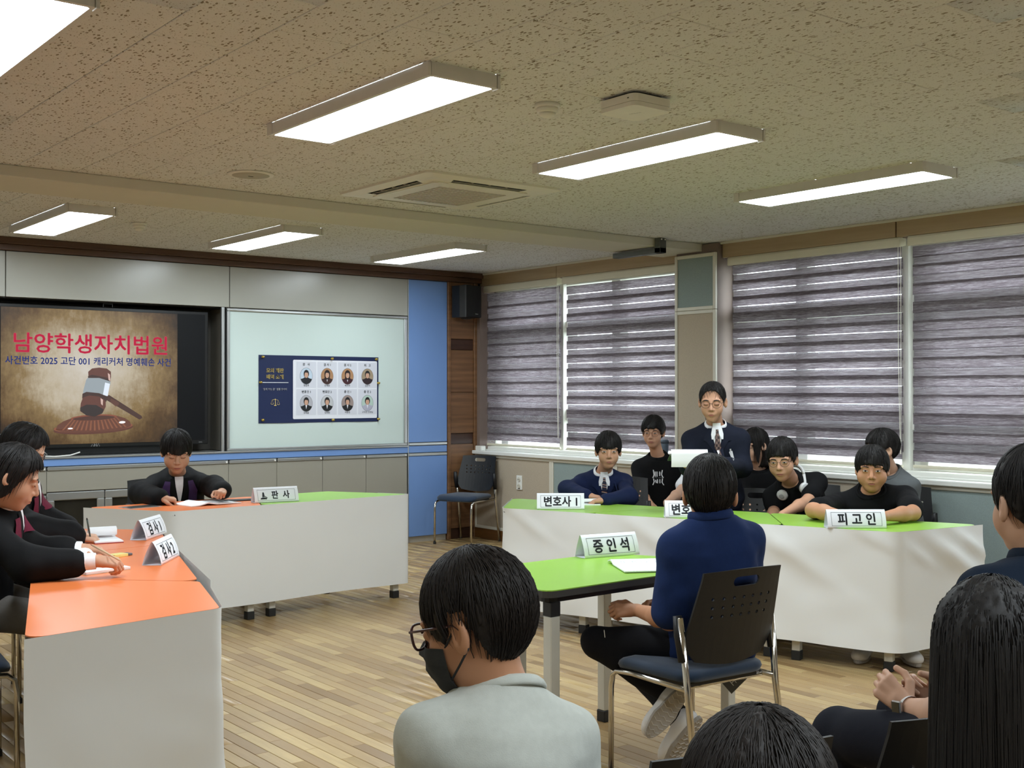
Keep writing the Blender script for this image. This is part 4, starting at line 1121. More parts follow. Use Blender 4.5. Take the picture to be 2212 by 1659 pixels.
# ================================================================== papers and stationery
M_print = None
def printed_material():
    t = NT('handwritten_page')
    v = t.coord('Object', (160, 42, 1)); n = t.noise(v, 1.0, 3, .7)
    w = t.n('ShaderNodeTexWave', wave_type='BANDS', bands_direction='Y'); w.inputs['Scale'].default_value = 26; t.l(t.coord('Object'), w.inputs['Vector'])
    f = t.math('MULTIPLY', t.math('GREATER_THAN', n, .54), t.math('GREATER_THAN', w.outputs['Fac'], .45))
    t.l(t.mix(t.math('MULTIPLY', f, .45), rgb(238, 242, 244), rgb(110, 118, 126)), t.b.inputs['Base Color']); t.b.inputs['Roughness'].default_value = .7
    return t.m
M_page = printed_material()
def sheet(name, label, cat, c, ang, w, h, fn, mat, thick=.004, nu=12, nv=8, z0=TZ, group=None):
    """a bent pad or sheet; fn(u,v) gives height above the table"""
    t = thing(name, label, cat, (c[0], c[1], z0), ang, group)
    def top(u, v): return ((u - .5) * w, (v - .5) * h, thick + fn(u, v))
    G().grid(top, nu, nv).build('page', mat, t, True)
    G().grid(lambda u, v: ((.5 - u) * w, (v - .5) * h, .0005 + max(0, fn(1 - u, v)) * .92), nu, nv).build('under_page', M_paper, t, True)
    rim = G()
    def edge(f0):
        k = 12
        V = []; 
        for i in range(k + 1):
            u, v = f0(i / k); x, y, z = top(u, v); V += [(x, y, z), (x, y, .0005 + max(0, fn(u, v)) * .92)]
        rim.add(V, [(2 * i, 2 * i + 1, 2 * i + 3, 2 * i + 2) for i in range(k)])
    for f0 in (lambda s: (s, 0), lambda s: (1, s), lambda s: (1 - s, 1), lambda s: (0, 1 - s)): edge(f0)
    rim.build('page_edges', M_paper, t)
    return t
def roll(t, w, y, r, turns=.8, z=.006, mat=None, a0=-PI / 2):
    """pages curled back over the top edge of a pad"""
    n = 14; V = []; 
    for k in range(n + 1):
        a = a0 + 2 * PI * turns * k / n; rr = r * (1 - .12 * k / n)
        for x in (-w / 2, w / 2): V.append((x, y - rr * math.cos(a) * 1.0 * -1 if False else y + rr * math.cos(a), z + r + rr * math.sin(a)))
    link('curled_pages', mesh('curled_pages', V, [(2 * k, 2 * k + 1, 2 * k + 3, 2 * k + 2) for k in range(n)], mat or M_paper, True), t)
# judge
def bk(u, v): return .012 * math.exp(-((u - .34) / .10) ** 2) + .004 * math.sin(u * 3)
sheet('open_booklet', 'open white booklet lying before the judge', 'booklet', (3.14, 7.16), .12, .36, .25, bk, M_paper, .006, 20, 6)
t = thing('black_folder', 'thin black folder by the left hand of the judge', 'folder', (3.40, 7.24, TZ), -.1)
G().box(-.11, .11, -.045, .045, 0, .008, .003).build('cover', pm('black_board', rgb(38, 40, 44), .5), t)
t = thing('laminated_photo', 'dark laminated photo lying at the left end of the judge table', 'photo', (2.73, 7.22, TZ), .15)
G().box(-.11, .11, -.075, .075, 0, .002, .0005).build('plastic_sleeve', pm('clear_sleeve', rgb(176, 182, 186), .12), t)
tt = NT('dim_photo_print'); n_ = tt.noise(tt.coord('Object', (9, 14, 1)), 1.0, 4); tt.l(tt.ramp(n_, [(.35, rgb(46, 52, 54)), (.5, rgb(90, 98, 100)), (.65, rgb(128, 110, 84))]), tt.b.inputs['Base Color']); tt.b.inputs['Roughness'].default_value = .15
G().box(-.095, .095, -.062, .062, .002, .0026).build('print', tt.m, t)
# prosecutors' pads
t = sheet('note_pad', 'white note pad with curled page under the hands of the nearer prosecutor', 'note pad', (1.605, 4.80), .25, .20, .27, lambda u, v: .002 * math.sin(v * 3), M_paper, .012)
roll(t, .20, .125, .032, .8, .01)
G().box(-.10, .10, -.135, .135, 0.0002, .004).build('back_cover', pm('pad_cover', rgb(226, 222, 206), .6), t)
t = sheet('note_pad', 'small note pad with red cover by the farther prosecutor', 'note pad', (1.97, 5.66), -.15, .13, .19, lambda u, v: 0, M_paper, .010)
roll(t, .13, .08, .028, .85, .008)
G().box(-.066, .066, -.097, .097, 0.0002, .004).build('back_cover', pm('red_cover', rgb(150, 40, 44), .6), t)
t = thing('sticky_notes', 'small yellow sticky note block beyond the nearer note pad', 'sticky notes', (1.83, 5.10, TZ), .3)
G().box(-.035, .035, -.025, .025, 0, .012, .001).build('note_block', pm('yellow_notes', rgb(226, 214, 130), .6), t)
G().box(.04, .062, -.02, .02, 0, .010, .002).build('clip', pm('grey_clip', rgb(90, 92, 96), .5), t)
# defence pad
t = sheet('note_pad', 'small white note pad by the hand of the boy in the navy blazer', 'note pad', (5.03, 5.60), -.6, .15, .11, lambda u, v: 0, M_paper, .008)
roll(t, .15, .0, .016, .8, .008)
# witness papers
def wp(u, v): return .022 * math.exp(-(u / .09) ** 2) + .006 * math.sin(3 * u + 2 * v) * u
t = sheet('script_pages', 'sheaf of written pages lying on the witness table', 'paper', (3.40, 3.46), 1.05 + PI, .30, .21, lambda u, v: .020 * max(0, 1 - u * 3.2) * (1 - max(0, 1 - u * 3.2)) * 2.2 + .003, M_page, .005, 20, 8)
# ================================================================== people: distance-field modelling
def rcone(P, a, b, ra, rb):
    a = np.asarray(a, np.float32); b = np.asarray(b, np.float32); ab = b - a; L = float(ab @ ab) + 1e-12
    pa = P - a; t = np.clip((pa @ ab) / L, 0, 1)
    return np.linalg.norm(pa - t[:, None] * ab, axis=1) - (ra + (rb - ra) * t)
def ell(P, c, r, R=None):
    q = P - np.asarray(c, np.float32)
    if R is not None: q = q @ np.asarray(R, np.float32)
    r = np.asarray(r, np.float32); k0 = np.linalg.norm(q / r, axis=1); k1 = np.linalg.norm(q / (r * r), axis=1) + 1e-9
    return k0 * (k0 - 1) / k1
def smin(a, b, k):
    h = np.clip(.5 + .5 * (b - a) / k, 0, 1); return b + (a - b) * h - k * h * (1 - h)
def smax(a, b, k): return -smin(-a, -b, k)
def nets(F, lo, h):
    """naive surface nets on a regular grid"""
    S = F < 0
    nx, ny, nz = F.shape
    c = np.zeros((nx - 1, ny - 1, nz - 1), np.uint8)
    for i in (0, 1):
        for j in (0, 1):
            for k in (0, 1): c += S[i:nx - 1 + i, j:ny - 1 + j, k:nz - 1 + k]
    I = np.argwhere((c > 0) & (c < 8))
    if len(I) == 0: return np.zeros((0, 3)), np.zeros((0, 4), int)
    acc = np.zeros((len(I), 3)); cnt = np.zeros(len(I))
    cor = [(i, j, k) for i in (0, 1) for j in (0, 1) for k in (0, 1)]
    val = {q: F[I[:, 0] + q[0], I[:, 1] + q[1], I[:, 2] + q[2]] for q in cor}
    for q in cor:
        for ax in range(3):
            if q[ax] == 0:
                r = list(q); r[ax] = 1; r = tuple(r); a, b = val[q], val[r]; m = (a < 0) != (b < 0)
                t = np.where(m, a / np.where(m, a - b, 1), 0)
                p = np.repeat(np.array(q, float)[None], len(I), 0); p[:, ax] += t
                acc += np.where(m[:, None], p, 0); cnt += m
    V = (I + acc / cnt[:, None]) * h + np.asarray(lo)
    idx = -np.ones(c.shape, np.int64); idx[I[:, 0], I[:, 1], I[:, 2]] = np.arange(len(I))
    Q = []
    for ax in range(3):
        sl0 = [slice(None)] * 3; sl1 = [slice(None)] * 3; sl0[ax] = slice(0, -1); sl1[ax] = slice(1, None)
        A, B = S[tuple(sl0)], S[tuple(sl1)]
        E_ = np.argwhere(A != B); u_, v_ = [(1, 2), (2, 0), (0, 1)][ax]
        ok = (E_[:, u_] > 0) & (E_[:, v_] > 0) & (E_[:, u_] < F.shape[u_] - 1) & (E_[:, v_] < F.shape[v_] - 1); E_ = E_[ok]
        quad = []
        for du, dv in ((1, 1), (0, 1), (0, 0), (1, 0)):
            q = E_.copy(); q[:, u_] -= du; q[:, v_] -= dv; quad.append(idx[q[:, 0], q[:, 1], q[:, 2]])
        quad = np.stack(quad, 1); fl = ~A[E_[:, 0], E_[:, 1], E_[:, 2]]
        quad[fl] = quad[fl][:, ::-1]; Q.append(quad)
    Q = np.concatenate(Q); Q = Q[(Q >= 0).all(1)]
    return V, Q
def field(fn, lo, hi, h):
    lo = np.asarray(lo, float); n = np.maximum(2, np.ceil((np.asarray(hi) - lo) / h).astype(int) + 1)
    ax = [lo[i] + h * np.arange(n[i]) for i in range(3)]
    P = np.stack(np.meshgrid(*ax, indexing='ij'), -1).reshape(-1, 3).astype(np.float32)
    return nets(fn(P).reshape(n).astype(np.float64), lo, h)
def relax(V, Q, it=1, lam=.5):
    if len(V) == 0: return V
    for _ in range(it):
        s = np.zeros_like(V); c = np.zeros(len(V))
        for a, b in ((0, 1), (1, 2), (2, 3), (3, 0)):
            np.add.at(s, Q[:, a], V[Q[:, b]]); np.add.at(c, Q[:, a], 1); np.add.at(s, Q[:, b], V[Q[:, a]]); np.add.at(c, Q[:, b], 1)
        V = V + lam * (s / np.maximum(c, 1)[:, None] - V)
    return V
def nrm(v): v = np.asarray(v, float); return v / (np.linalg.norm(v) + 1e-12)

# ---- materials for people
def skin_mat(name, c):
    t = NT(name); n1 = t.noise(t.coord('Object'), 14, 3)
    t.l(t.mix(n1, shade(c, .93), (min(c[0] * 1.06, 1), c[1] * 1.0, c[2] * .97, 1)), t.b.inputs['Base Color'])
    t.b.inputs['Roughness'].default_value = .52; t.b.inputs['Specular IOR Level'].default_value = .35
    t.b.inputs['Subsurface Weight'].default_value = 0.0
    return t.m
M_skin = skin_mat('skin_warm', rgb(198, 152, 124)); M_skin2 = skin_mat('skin_light', rgb(208, 166, 140)); M_skin3 = skin_mat('skin_tan', rgb(190, 140, 108))
def hair_mat(name, c):
    t = NT(name); v = t.coord('Object', (90, 90, 6)); n1 = t.noise(v, 1.0, 3, .7)
    t.l(t.mix(n1, shade(c, .6), shade(c, 1.6)), t.b.inputs['Base Color']); t.b.inputs['Roughness'].default_value = .58
    t.b.inputs['Specular IOR Level'].default_value = .3; t.bump(n1, .4, .002); return t.m
M_hair = hair_mat('black_hair', rgb(24, 21, 20)); M_hair2 = hair_mat('dark_brown_hair', rgb(28, 22, 19))
M_lip = pm('lips', rgb(168, 100, 90), .45); M_eyew = pm('eye_white', rgb(222, 216, 208), .3); M_iris = pm('dark_iris', rgb(26, 18, 14), .2)
M_wire = pm('dark_wire', rgb(60, 52, 48), .35, .6); M_lens = None
def cloth(name, c, rough=.9, bump=.25, bs=500): return pm(name, rgb(*c), rough, var=.10, scale=60, bump=bump, bscale=bs, spec=.2)
M_blackT = cloth('black_cotton', (16, 16, 18)); M_robe = cloth('black_robe_cloth', (13, 13, 15), .8); M_navyB = cloth('navy_blazer_wool', (24, 34, 66)); M_navyD = cloth('dark_navy_wool', (26, 30, 44))
M_polo = cloth('navy_polo_knit', (26, 44, 86)); M_grey = cloth('pale_grey_jersey', (194, 197, 190)); M_greyT = cloth('mid_grey_cotton', (98, 102, 104)); M_shirtW = cloth('white_shirt_cotton', (232, 233, 236), .8, .12)
M_trou = cloth('black_trouser_cloth', (20, 20, 24)); M_trouN = cloth('dark_navy_trouser', (22, 24, 34)); M_trouG = cloth('grey_trouser', (128, 124, 120)); M_navyS = cloth('deep_navy_shirt', (18, 30, 46))
M_purple = cloth('purple_velvet', (66, 46, 86), .7); M_maroon = cloth('maroon_velvet', (104, 28, 52), .7); M_shoe = pm('white_shoe', rgb(214, 210, 206), .6, var=.05); M_sole = pm('grey_sole', rgb(160, 152, 142), .8, var=.12, scale=30)
M_masc = cloth('dark_grey_mask', (52, 54, 56), .8, .3, 900)

# ---- head in its own space: face toward +y, right ear toward +x, z up, about 0.225 m tall
FACE0 = dict(jaw=1.0, cheek=1.0, nose=1.0)
def head_sdf(P, f, neck):
    X = P.copy(); ax = np.abs(P[:, 0]); X[:, 0] = ax
    d = ell(X, (0, -.012, .030), (.073, .091, .086))
    d = smin(d, ell(X, (0, .022, -.036), (.058 * f['jaw'], .066, .080)), .030)
    d = smin(d, ell(X, (0, .060, -.092), (.022 * f['jaw'], .020, .020)), .030)
    d = smin(d, ell(X, (.036 * f['cheek'], .046, -.036), (.026 * f['cheek'], .030, .034)), .022)
    d = smin(d, ell(X, (.028, .072, .021), (.030, .014, .010)), .016)
    d = smax(d, -ell(X, (.031, .104, .002), (.019, .018, .013)), .014)
    d = smin(d, ell(X, (.031, .0765, .000), (.0165, .0125, .0115)), .006)
    n_ = f['nose']
    d = smin(d, rcone(X, (0, .082, .010), (0, .097 + .004 * n_, -.030), .0075, .0115 * n_), .010)
    d = smin(d, ell(X, (.0125 * n_, .089, -.035), (.0085, .010, .0075)), .006)
    d = smin(d, ell(X, (0, .079, -.058), (.028, .014, .020)), .014)
    d = smin(d, ell(X, (0, .0885, -.0605), (.021, .0085, .0052)), .004)
    d = smin(d, ell(X, (0, .0875, -.0705), (.017, .0085, .0058)), .004)
    d = smin(d, rcone(P, (0, -.012, -.055), neck, .047, .050), .026)
    # ears
    e = ell(X, (.0785, -.012, -.008), (.010, .020, .031), np.array([[.94, .34, 0], [-.34, .94, 0], [0, 0, 1]]).T)
    e = smax(e, -ell(X, (.088, -.006, -.004), (.009, .012, .019)), .006)
    return smin(d, e, .008)
def trace(fn, P0, dr, n=34, mx=.4):
    """march rays to the surface fn = 0"""
    t = np.zeros(len(P0), np.float32); dr = np.asarray(dr, np.float32)
    for _ in range(n):
        d = fn((P0 + t[:, None] * dr).astype(np.float32)); t = np.clip(t + d * .85, 0, mx)
    return P0 + t[:, None] * dr
def hair_shell(h):
    """outer hair surface radii: returns fn(P)->sdf in head space, and a point sampler"""
    c = np.array([0, h.get('cy', -.012), .030]); r = np.array([.073, .091, .086]) + np.array(h.get('t', (.012, .012, .014)))
    keys = h['low']; ks = sorted(keys); kv = [keys[k] for k in ks]
    fl = h.get('flare', None); jag = h.get('jag', .008); asym = h.get('asym', 0.0)
    rs = np.random.default_rng(h.get('seed', 3)); tab = rs.random(256)
    def low(phi, j=1.0):
        a = np.degrees(np.abs(phi)); z = np.interp(a, ks, kv)
        q = (phi / PI + 1) * h.get('teeth', 34); i = np.floor(q).astype(int); fr = q - i
        return z + jag * j * (tab[np.mod(i, 256)] - .5 + .9 * np.abs(fr - .5)) + asym * np.sin(phi) * np.clip(1 - a / 80, 0, 1)
    def sdf(P):
        q = P - c.astype(np.float32); phi = np.arctan2(q[:, 0], q[:, 1])
        s = phi * 22
        d0 = ell(P, c, r)
        if fl is not None:
            k = 1 + fl * np.clip(-q[:, 2], 0, 1)
            rad = np.sqrt((q[:, 0] / (r[0] * k)) ** 2 + (q[:, 1] / (r[1] * k)) ** 2)
            d1 = (rad - 1) * r[0] * k
            d0 = np.where(q[:, 2] < 0, d1, d0)
        st = .0016 * np.sin(s * 2.3 + 3 * np.sin(s * .7)) + .0012 * np.sin(s * 5.1 + P[:, 2] * 40) + h.get('lump', .002) * np.sin(phi * 5 + P[:, 2] * 30)
        d0 = d0 - st
        cut = low(phi) - P[:, 2]
        d = smax(d0, cut, .006)
        if 'inner' in h:   # hollow behind the face for long hair
            d = smax(d, -ell(P, (0, .045, -.06), h['inner']), .01)
        return d
    def point(phi, s, lift):
        """arrays of azimuth, position along the lock (0 crown, 1 lower edge) and lift"""
        zl = low(phi[:, :1], .6) + 0 * phi; fl_ = fl if fl is not None else 0.0
        if fl is None:
            th = s * np.arccos(np.clip((zl - c[2]) / r[2], -1, 1)); z = r[2] * np.cos(th) * lift; k = lift * np.sin(th)
        else:
            tot = .13 + np.maximum(0, c[2] - zl); dd = s * tot
            thm = np.where(zl > c[2], np.arccos(np.clip((zl - c[2]) / r[2], -1, 1)), PI / 2)
            th = np.minimum(np.minimum(dd, .13) / .13 * PI / 2, thm); dn = np.maximum(0, dd - .13) * (zl <= c[2])
            z = r[2] * np.cos(th) * lift - dn; k = lift * np.sin(th) * (1 + fl_ * dn)
        return np.stack([r[0] * k * np.sin(phi) + c[0], r[1] * k * np.cos(phi) + c[1], z + c[2]], -1)
    return sdf, point
def strands(point, n, seed, wid=.0022, over=.06, nseg=7, sway=.25, up=1.0):
    rs = np.random.default_rng(seed); u = lambda a, b: rs.uniform(a, b, (n, 1))
    k = np.arange(nseg + 1)[None] / nseg
    phi = u(-PI, PI); s0 = u(.02, .30); s1 = u(.86, 1.0 + over); dphi = rs.normal(0, sway, (n, 1))
    P = point(phi + dphi * (k - 1) * (1 - .5 * k), s0 + (s1 - s0) * k, u(.985, 1.025) * up + .012 * np.sin(PI * k))
    w = wid * u(.6, 1.4) * (1 - k ** 2 * .9) * (.5 + .5 * np.minimum(1, k * nseg / 1.5)); w = w[..., None]
    T = np.empty_like(P); T[:, 1:-1] = P[:, 2:] - P[:, :-2]; T[:, 0] = P[:, 1] - P[:, 0]; T[:, -1] = P[:, -1] - P[:, -2]
    un = lambda v: v / (np.linalg.norm(v, axis=-1, keepdims=True) + 1e-12)
    O = un(P - np.array([0, -.012, .02])); D = un(np.cross(un(T), O))
    V = np.stack([P + D * w, P + O * w * .8, P - D * w], 2).reshape(-1, 3)
    b = (np.arange(n)[:, None, None] * (nseg + 1) + np.arange(nseg)[None, :, None]) * 3; q = np.arange(3)[None, None]
    F = np.stack([b + q, b + (q + 1) % 3, b + 3 + (q + 1) % 3, b + 3 + q], -1).reshape(-1, 4)
    return V, F

# ---- hands in their own space: wrist at origin, fingers toward +y, back of hand toward +z, thumb toward +x
CURL = dict(relaxed=(28, 38, 24, 20), fist=(72, 88, 55, 45), write=(52, 62, 32, 38), flat=(6, 10, 8, 12), grip=(38, 62, 45, 40), lace=(45, 70, 40, 25))
def hand_prims(pose, k):
    c = [math.radians(a) for a in CURL[pose][:3]]; out = []
    out += [((.0, -.01, 0), (.0, .03, 0), .021, .024), ((-.016, .028, 0), (-.024, .078, 0), .015, .0125), ((.012, .028, 0), (.022, .080, 0), .017, .013), ((0, .03, 0), (0, .082, .002), .016, .0125)]
    for i, (x, L, y0) in enumerate(((.028, .072, .082), (.010, .080, .086), (-.009, .073, .083), (-.026, .056, .076))):
        p = np.array([x, y0, .001]); a = 0; sp = x * 1.8 * (.35 if pose in ('fist', 'write') else .8)
        for j, fr in enumerate((.46, .30, .24)):
            a += c[j] * (1 + .08 * i)
            q = p + L * fr * np.array([sp * math.cos(a) * .5, math.cos(a), -math.sin(a)]); r0 = .0090 - .0012 * j - (.001 if i == 3 else 0)
            out.append((p, q, r0, r0 - .0010)); p = q
    tb = math.radians(CURL[pose][3]); p = np.array([.022, .018, -.006]); dirs = [np.array([.75, .62, -.25]), np.array([.45 - .5 * math.sin(tb), .85, -.25 - .3 * math.sin(tb)]), np.array([.15 - .7 * math.sin(tb), .9, -.2])]
    for L, d, r0 in zip((.038, .032, .026), dirs, (.0135, .0105, .0095)):
        q = p + L * nrm(d); out.append((p, q, r0, r0 - .0012)); p = q
    return [(np.array(a) * k, np.array(b) * k, ra * k, rb * k) for a, b, ra, rb in out]

def build_person(S):
    """one figure: a body mesh (head, arms, hands, trunk, legs) with hair, clothes and face details as its parts"""
    s = S.get('s', .9); hs = S.get('hs', .98); bulk = S.get('bulk', 1.0)
    hc = np.array(S['head'], float); hf = nrm(S.get('look', S['face']) + (0,) if len(S.get('look', S['face'])) == 2 else S.get('look', S['face']))
    pit = S.get('pitch', 0.0); rol = S.get('roll', 0.0)
    up = np.array([0, 0, 1.0]); fwd = nrm(hf * math.cos(pit) - up * math.sin(pit)); hup = nrm(up * math.cos(pit) + hf * math.sin(pit)); rt = np.cross(fwd, hup)
    if rol: rt, hup = rt * math.cos(rol) + hup * math.sin(rol), hup * math.cos(rol) - rt * math.sin(rol)
    RH = np.stack([rt, fwd, hup], 1)      # columns: local axes in world
    toW = lambda L: hc + (np.asarray(L) * hs) @ RH.T
    toL = lambda Wd: ((np.asarray(Wd) - hc) @ RH) / hs
    bf = nrm(np.array([*S['face'], 0.0])[:3])
    att = toW((0, -.02, -.105))
    sh = np.array(S['sh'], float) + up * S.get('dz', .02) if 'sh' in S else att - bf * .012 * s - up * .085 * s
    pv = np.array(S['pv'], float)
    zt = nrm(sh - pv); L = np.linalg.norm(sh - pv); xt = nrm(np.cross(bf, zt)); ft = np.cross(zt, xt)
    org = np.array([pv[0], pv[1], 0.0])
    sw = S.get('sw', .165) * s * (0.6 + .4 * bulk)
    st = np.array([(-.24, .09, .08), (-.12, .15, .12), (0, .165, .13), (.2, .152, .118), (.45, .146, .112), (.7, .160, .114), (.85, .162, .104), (.95, .145, .088), (1.02, .105, .074), (1.10, .062, .060), (1.22, .050, .054)])
    st[:, 1:] *= s * bulk; st[:, 1][st[:, 0] > .98] /= bulk; st[:, 2][st[:, 0] > .98] /= bulk
    wk = S.get('widen', 0)
    def torso(P, off=0.0, lo=-.24, hi=1.2):
        q = P - pv.astype(np.float32); z = q @ zt.astype(np.float32); x = q @ xt.astype(np.float32); y = q @ ft.astype(np.float32); t = z / L
        y = y + .012 * np.sin(np.clip(t, 0, 1) * PI)
        w = np.interp(t, st[:, 0], st[:, 1]) + off + wk * np.clip(.5 - t, 0, 1); d = np.interp(t, st[:, 0], st[:, 2]) + off
        v = (np.sqrt((x / w) ** 2 + (y / d) ** 2) - 1) * np.minimum(w, d) * .9
        return smax(smax(v, (lo - t) * L, .02), (t - hi) * L, .01)
    sho = {sd: pv + zt * L * S.get('sht', .865) + xt * sd * (sw - .008) for sd in (-1, 1)}
    arms = S.get('arms', {})
    # arms[sd] = dict(e=elbow, w=wrist, d=finger direction, n=back of hand, pose=...)
    top = S.get('top', 'tee'); slv = S.get('sleeve', 'short' if top in ('tee', 'polo') else 'long')
    loose = S.get('loose', .014 if top != 'robe' else .026)
    body = []       # (V, Q) pieces in world space
    hv = S.get('hv', .0044)
    f = dict(FACE0, **S.get('fc', {}))
    nk = toL(sh + up * .012 * s - bf * .005)
    fn = lambda P: head_sdf(P, f, nk)
    zlo = min(-.13, nk[2] - .06)
    V, Q = field(fn, (min(-.105, nk[0] - .07), min(-.125, nk[1] - .07), zlo), (max(.105, nk[0] + .07), max(.125, nk[1] + .07), .135), hv / hs)
    V = relax(V, Q, 1, .35)
    body.append((toW(V), Q))
    # arms with hands
    for sd, A in arms.items():
        e, w = np.array(A['e'], float), np.array(A['w'], float); a0 = sho[sd]
        hd = nrm(A['d']); hn = np.array(A['n'], float); hn = nrm(hn - hd * (hn @ hd)); hx = np.cross(hd, hn) * (1 if sd < 0 else -1)
        hx = np.cross(hd, hn)
        if A.get('thumb', None) is not None: hx = hx * (1 if (hx @ np.array(A['thumb'], float)) > 0 else -1)
        k = A.get('k', s * .98)
        pr = [(w + p[0] * hx + p[1] * hd + p[2] * hn, w + q[0] * hx + q[1] * hd + q[2] * hn, ra, rb) for p, q, ra, rb in hand_prims(A.get('pose', 'relaxed'), k)]
        start = a0 + (e - a0) * (.35 if slv == 'short' else .9)
        limb = [(start, e, .044 * s * bulk ** .5, .037 * s * bulk ** .5), (e, e + (w - e) * .35, .037 * s * bulk ** .5, .038 * s * bulk ** .5), (e + (w - e) * .35, w, .038 * s * bulk ** .5, .024 * s)]
        hp_ = np.array([p for q in pr for p in q[:2]]); hlo, hhi = (hp_.min(0) - .04).astype(np.float32), (hp_.max(0) + .04).astype(np.float32)
        def afn(P, pr=pr, limb=limb, hlo=hlo, hhi=hhi):
            d = None
            for a, b, ra, rb in limb: v = rcone(P, a, b, ra, rb); d = v if d is None else smin(d, v, .02)
            m = ((P > hlo) & (P < hhi)).all(1); Pm = P[m]; hnd = None
            for i, (a, b, ra, rb) in enumerate(pr):
                v = rcone(Pm, a, b, ra, rb); kk = .010 if i < 4 else .0032
                hnd = v if hnd is None else smin(hnd, v, kk)
            d[m] = smin(d[m], hnd, .012)
            return d
        pts = np.array([p for q in pr + limb for p in (q[0], q[1])]); lo, hi = pts.min(0) - .06 * s, pts.max(0) + .06 * s
        V, Q = field(afn, lo, hi, A.get('v', .005)); body.append((V, Q))
    # trunk and legs (mostly under the clothes)
    V, Q = field(lambda P: torso(P, -.012), pv - .34, np.maximum(pv, sh) + .34, .018); body.append((relax(V, Q, 1), Q))
    legs = S.get('legs', {})
    for sd, B in legs.items():
        hp = pv + xt * sd * .085 * s - zt * .02; kn, an = np.array(B['k'], float), np.array(B['a'], float)
        lf = lambda P: smin(rcone(P, hp, kn, .060 * s, .045 * s), rcone(P, kn, an, .044 * s, .032 * s), .02)
        pts = np.array([hp, kn, an]); V, Q = field(lf, pts.min(0) - .1, pts.max(0) + .1, .016); body.append((V, Q))
    def join(parts):
        VV = []; QQ = []; b = 0
        for V, Q in parts: VV.append(V); QQ.append(Q + b); b += len(V)
        return np.concatenate(VV) - org, np.concatenate(QQ)
    V, Q = join(body)
    man = link('person', mesh('person', V, Q, S.get('skin', M_skin), True), None, tuple(org))
    tag(man, S['label'], 'person', S.get('group', 'people in the mock trial'))
    def add(name, V, Q, mat, smooth=True): return link(name, mesh(name, np.asarray(V) - org, Q, mat, smooth), man)
    # ---------------- clothing on the upper body
    tm = S['topmat']; seed = S.get('seed', 1); fold = S.get('fold', .005)
    slw = S.get('slw', 1.0)
    sleeves = []
    for sd in (-1, 1):
        if sd in arms:
            e, w = np.array(arms[sd]['e'], float), np.array(arms[sd]['w'], float)
        else: e, w = sho[sd] + np.array([0, 0, -.27 * s]) + bf * .03, sho[sd] + np.array([0, 0, -.40 * s]) + bf * .2
        a0 = sho[sd]
        if slv == 'short': sleeves.append((a0, a0 + (e - a0) * S.get('slen', .66), .050 * s * bulk ** .5 + loose * .5, .052 * s * bulk ** .5 + loose * .9))
        else:
            wr = e + (w - e) * S.get('cuff', .93)
            sleeves.append((a0, e, .050 * s * bulk ** .5 + loose * .5, .047 * s * slw + loose * .6)); sleeves.append((e, wr, .050 * s * slw + loose * .6, .038 * s * slw ** 1.6 + loose * .5))
    hem = S.get('hem', -.16); nt = S.get('neck_t', 1.09); nsl = S.get('neck_slope', .30)
    def shirt(P, fold=fold, hole=True):
        d = torso(P, loose, hem, 1.16)
        for sd in (-1, 1): d = smin(d, rcone(P, pv + zt * L * .99, sho[sd], .044 * s + loose * .4, .050 * s * bulk ** .5 + loose * .4), .05)
        for a, b, ra, rb in sleeves: d = smin(d, rcone(P, a, b, ra, rb), .035)
        if fold:
            m = np.abs(d) < .035; q = P[m].copy(); q[:, 2] *= .55
            d[m] = d[m] + fold * vnoise(q, 9.0, seed) + fold * .5 * vnoise(P[m], 21.0, seed + 2)
        if hole:
            q = P - pv.astype(np.float32); d = smax(d, (q @ zt.astype(np.float32)) - nt * L + nsl * np.clip(q @ ft.astype(np.float32), -.09, .09) - 2 * np.maximum(0, np.hypot(q @ xt.astype(np.float32), q @ ft.astype(np.float32)) - .12), .008)
        return d
    pts = np.array([p for q in sleeves for p in q[:2]] + [pv - zt * .26 * L, sh + zt * .1])
    V, Q = field(shirt, pts.min(0) - .17 * bulk, pts.max(0) + .17 * bulk, S.get('cv', .010))
    if slv == 'short':     # open the sleeve ends slightly
        pass
    nm = dict(tee='t_shirt', polo='polo_shirt', blazer='blazer', robe='robe', shirt='shirt')[top]
    add(nm, relax(V, Q, 1, .4), Q, tm)
    # patches that follow the garment's front
    def front(rows, off, n=6, sd=1):
        """rows: (x left, x right, t); returns world vertices lying on the garment"""
        P0 = []
        for xl, xr, t in rows:
            for k in range(n + 1):
                x = xl + (xr - xl) * k / n; P0.append(pv + zt * L * t + xt * x + ft * .32 * sd)
        P0 = np.array(P0, np.float32); W = trace(lambda P: shirt(P, 0, False), P0, -ft * sd, 36, .40) + ft * sd * off
        Q = [(r * (n + 1) + k, (r + 1) * (n + 1) + k, (r + 1) * (n + 1) + k + 1, r * (n + 1) + k + 1) for r in range(len(rows) - 1) for k in range(n)]
        return W, np.array(Q)
    def lerp_rows(rows, m=8):
        out = []
        for a, b in zip(rows, rows[1:]):
            for k in range(m): q = k / m; out.append(tuple(a[i] + (b[i] - a[i]) * q for i in range(3)))
        return out + [rows[-1]]
    def patch(name, rows, off, mat, n=6, m=6, sd=1): W, Q = front(lerp_rows(rows, m), off, n, sd); return add(name, W, Q, mat)
